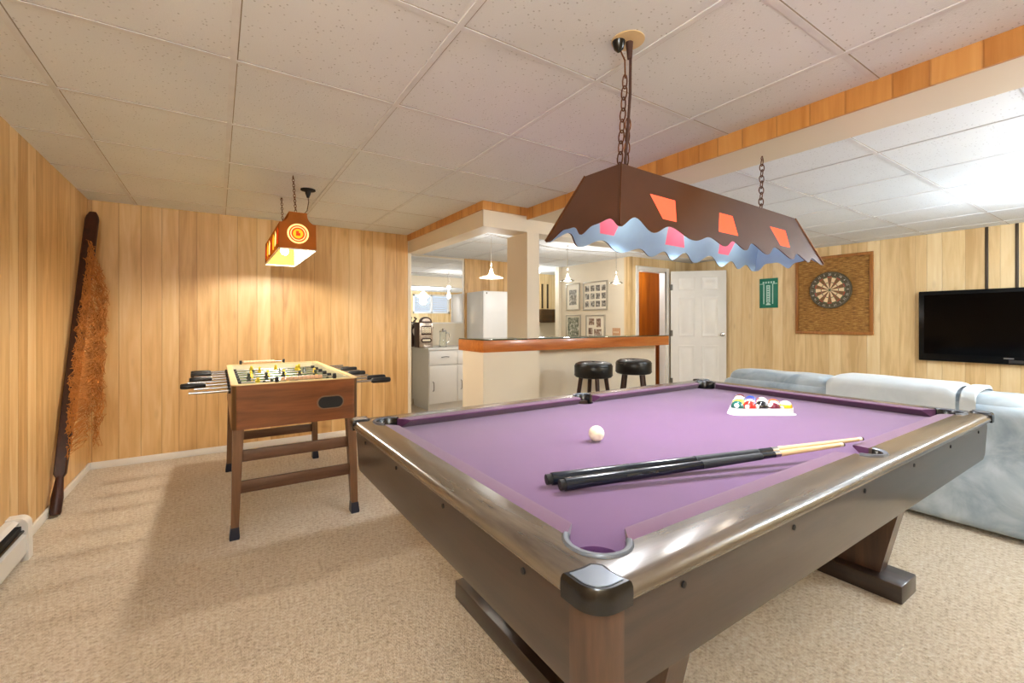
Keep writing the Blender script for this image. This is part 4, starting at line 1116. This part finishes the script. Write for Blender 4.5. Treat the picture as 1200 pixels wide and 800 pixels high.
b = nb(); soft(b, SX + .02, SX + .94, SY1 - .24, SY1 - .005, .03, .62, .09, .008); build('arm', b, M_suede, sf)
b = nb(); soft(b, SX + .02, SX + .94, SY0 + .005, SY0 + .24, .03, .62, .09, .008); build('arm', b, M_suede, sf)
n = 3; w = (SY1 - SY0 - .48) / n
for k in range(n):
    y = SY0 + .24 + k * w
    b = nb(); soft(b, SX + .22, SX + .93, y + .004, y + w - .004, .27, .45, .05, .008); build('seat_cushion', b, M_suede, sf)
cush = [(SY0 + .02, .42, .745), (.44, 1.33, .755), (1.35, SY1 - .01, .765)]
for y0_, y1_, zt in cush:
    b = nb(); soft(b, SX + .035, SX + .36, y0_, y1_, .44, zt, .085, .012, 5, fr=4.5); build('back_cushion', b, M_suede, sf)
# throw: a draped sheet over the middle of the back
def drape(y0, y1, zt, name, mat, label, dx=0.0, drop=.38, sag=.02):
    bm = nb(); prof = []
    xo = SX - .014 - dx; xi = SX + .385 + dx
    prof += [(xo, zt - drop + drop * k / 8 - .05) for k in range(8)]
    for k in range(13):
        a = PI - PI * k / 12; prof.append(((xo + xi) / 2 + (xi - xo) / 2 * math.cos(a), zt - .06 + .06 * math.sin(a) ** .6 if math.sin(a) > 1e-6 else zt - .06))
    prof += [(xi, zt - .06 - .2 * k / 5) for k in range(1, 6)]
    ny = 40; from mathutils import noise as mn
    rows = []
    for i in range(ny + 1):
        f = i / ny; y = y0 + (y1 - y0) * f
        edge = min(1, min(f, 1 - f) * 12)
        row = []
        for j, (x, z) in enumerate(prof):
            nn = mn.noise(Vector((x * 5, y * 5, z * 5 + dx * 90))) * .008
            row.append(Vector((x + nn, y, z + nn - sag * (1 - edge) ** 2)))
        rows.append(row)
    loft(bm, rows, False, False)
    bmesh.ops.solidify(bm, geom=bm.faces, thickness=.012)
    o = build(name, bm, mat, None, ang=60); return tag(o, label, 'throw blanket', 'throws over the sofa back')
drape(.715, 1.345, .797, 'throw_blanket', M_throw, 'smooth pale grey throw spread over the sofa back')
drape(.635, .70, .785, 'throw_blanket', M_throw, 'narrow folded throw on the sofa back beside the wide pale one', .001, .20)

# ------------------------------------------------------------------ oar with net, heater
P0, P1 = Vector((-.793, 3.655, 0)), Vector((-.785, 4.575, 1.975))
oar = thing('oar', 'dark wooden oar leaning in the back left corner', 'oar', P0)
dv = P1 - P0; L = dv.length; ax = dv.normalized(); ex = Vector((1, 0, 0)); ex = (ex - ax * ex.dot(ax)).normalized(); ey = ax.cross(ex)
b = nb()
def osec(f, w, dd, n=16): return [P0 + dv * f + ex * w * math.cos(2 * PI * k / n) + ey * dd * math.sin(2 * PI * k / n) for k in range(n)]
def bsec(f, w, dd):
    return [P0 + dv * f + ex * w * a + ey * dd * c for a, c in ((1, -.5), (1, .5), (.8, 1), (.3, 1), (-.3, 1), (-.8, 1), (-1, .5), (-1, -.5), (-.8, -1), (-.3, -1), (.3, -1), (.8, -1))]
loft(b, [osec(.006, .022, .022), osec(.012, .027, .026), osec(.05, .029, .028), osec(.085, .022, .021), osec(.11, .018, .018)], True, True); build('grip', b, M_oar, oar)
b = nb(); loft(b, [bsec(.105, .018, .016), bsec(.115, .029, .022), bsec(.3, .033, .021), bsec(.55, .036, .018), bsec(.8, .040, .014), bsec(.97, .040, .012), bsec(.985, .034, .011), bsec(1.0, .020, .010)], True, True); build('blade', b, M_oar, oar, ang=30)
# net
from mathutils import noise as mn
b = nb(); rnd = random.Random(3)
def netpt(s, h):
    """s along the oar 0..1 (top to bottom), h down 0..1"""
    t = .868 - .43 * s ** 1.15
    base = P0 + dv * t
    zend = .34 + .16 * math.sin(s * 13 + .4) * (1 - .3 * s) + .10 * s
    z = base.z + .03 - (base.z + .03 - zend) * h
    x = base.x + .012 + (.086 * (1 - s) ** .6) * min(1, h * 3.5) + .012 * math.sin(s * 47 + h * 6) * min(1, h * 4)
    y = base.y - .040 - .10 * h * (1 - s) + .02 * math.sin(s * 39 + h * 4) * min(1, h * 3)
    return Vector((x, y, z))
NS, NH = 84, 60
J = {}
for i in range(NS + 1):
    for j in range(NH + 1):
        p = netpt(i / NS, j / NH) + Vector((rnd.gauss(0, .010), rnd.gauss(0, .010), rnd.gauss(0, .009)))
        p.x = max(p.x, UL + .03); p.y = min(p.y, 4.675)
        fz = max(0, min(1, p.z / P1.z)); q = P0 + dv * fz
        if abs(p.x - q.x) < .05 and p.y > q.y - .034: p.y = q.y - .034 - abs(rnd.gauss(0, .006))
        J[i, j] = p
for i in range(NS):
    for j in range(NH):
        lim = .80 + .2 * math.sin(i * .9) + .1 * math.sin(i * 2.3)
        if j / NH > lim: continue
        if rnd.random() < .93: tube(b, [J[i, j], J[i + 1, j + 1]], .0016, 3, cap=False)
        if rnd.random() < .93: tube(b, [J[i + 1, j], J[i, j + 1]], .0016, 3, cap=False)
o = build('fishing_net', b, plain('golden_brown_twine', (184, 118, 52), .8, var=.2)); tag(o, 'brown fishing net draped over the leaning oar', 'fishing net')

ht_ = thing('baseboard_heater', 'white baseboard heater along the left wall at lower left', 'heater', (UL, 2.2, 0))
HV0, HV1 = .9, 3.10
prof = [(UL + .002, .02), (UL + .062, .02), (UL + .072, .04), (UL + .072, .125), (UL + .056, .13), (UL + .02, .135), (UL + .002, .135)]
b = nb(); loft(b, [[Vector((x, y, z)) for x, z in prof] for y in (HV0, HV1)], True, True); build('body', b, M_cab, ht_, ang=20)
b = nb(); loft(b, [[Vector((x, y, z)) for x, z in [(UL + .002, .165), (UL + .018, .168), (UL + .05, .19), (UL + .03, .20), (UL + .002, .20)]] for y in (HV0, HV1)], True, True); build('hood', b, M_cab, ht_, ang=20)
b = nb(); bx(b, UL + .004, UL + .055, HV0, HV1, .132, .169); build('vent_slot', b, M_blackmat, ht_)
b = nb(); tube(b, [(UL + .060, HV0, .143), (UL + .060, HV1 - .02, .143)], .006, 8); build('damper', b, M_black, ht_)
pc = [(UL + .001, .0), (UL + .080, .0), (UL + .080, .04), (UL + .078, .15)] + [(UL + .04 + .038 * math.cos(a), .165 + .042 * math.sin(a)) for a in [PI / 2 * k / 6 for k in range(1, 7)]] + [(UL + .001, .207)]
b = nb(); loft(b, [[Vector((x, y, z)) for x, z in pc] for y in (HV1 - .03, HV1 + .03)], True, True); build('end_cap', b, M_white, ht_, ang=35)

# ------------------------------------------------------------------ unseen ceiling lights, added as fill; the sofa one follows a ceiling glow
M_dome = emis('dome_glass', (255, 246, 232), 3.0)
spots = [(-.35, -.5, 'flush dome fill light added behind the camera over the left of the room'), (3.35, -.5, 'flush dome fill light added behind the camera beyond the beam'), (4.72, .30, 'flush dome ceiling light over the sofa area'), (4.72, 6.5, 'flush dome ceiling light added to light the recess beyond the bar'), (5.6, 3.2, 'flush dome ceiling light near the open door')]
DW_ = [1.0, 1.0, .62, .3]
for k, (x, y, lb) in enumerate(spots[:4]):
    dr = .24 if k < 3 else .05
    g = thing('unseen_ceiling_light', lb.replace('flush dome', 'bowl'), 'ceiling light', (x, y, H), 0, 'bowl ceiling lights')
    b = nb(); lathe(b, [(0, 0), (.07, 0), (.07, -.015), (.012, -.022), (.010, -.03), (.010, -dr), (0, -dr)], n=30); build('base', b, M_white, g, True)
    b = nb(); lathe(b, [(0, -dr - .05), (.07, -dr - .045), (.13, -dr - .015), (.15, -dr + .02), (.155, -dr + .02), (.135, -dr - .022), (.07, -dr - .055), (0, -dr - .06)], n=36); build('bowl', b, M_dome, g, True)
    point_light('unseen_ceiling_lamp', (x, y, H - dr + .035), DOME_E * DW_[k] * .45, LCOL, .09, g)
    point_light('unseen_ceiling_lamp', (x, y, H - dr - .12), DOME_E * DW_[k] * .55, LCOL, .10, g)
g = thing('unseen_ceiling_light', 'small ceiling light added to brighten the closet behind the doorway', 'ceiling light', (5.55, 4.75, H), 0)  # hidden lamp, added so the closet wall shows brighter through the doorway
b = nb(); lathe(b, [(0, 0), (.09, 0), (.09, -.018), (.08, -.022), (0, -.022)], n=30); build('base', b, M_white, g, True)
b = nb(); lathe(b, [(.078, -.022), (.07, -.05), (.04, -.07), (0, -.075)], n=30); build('dome', b, M_dome, g, True)
point_light('unseen_ceiling_lamp', (5.55, 4.75, H - .16), 7, LCOL, .06, g)

# ------------------------------------------------------------------ world, camera, view
w = bpy.data.worlds.new('World'); S.world = w; w.use_nodes = True
bg = w.node_tree.nodes['Background']; bg.inputs[0].default_value = (.62, .74, .95, 1); bg.inputs[1].default_value = 1.2
cd = bpy.data.cameras.new('Camera'); cam = bpy.data.objects.new('Camera', cd); COL.objects.link(cam)
cam.location = (0, 0, 1.14); cam.rotation_euler = (PI / 2, 0, -TH)
cd.sensor_width = 36; cd.sensor_fit = 'HORIZONTAL'; cd.lens = 524.0 / 1200 * 36; cd.shift_y = -22.0 / 1200; cd.clip_start = .02
S.camera = cam
S.view_settings.view_transform = 'Standard'; S.view_settings.look = 'None'; S.view_settings.gamma = 1.0
S.view_settings.use_curve_mapping = False; S.view_settings.exposure = 0.32
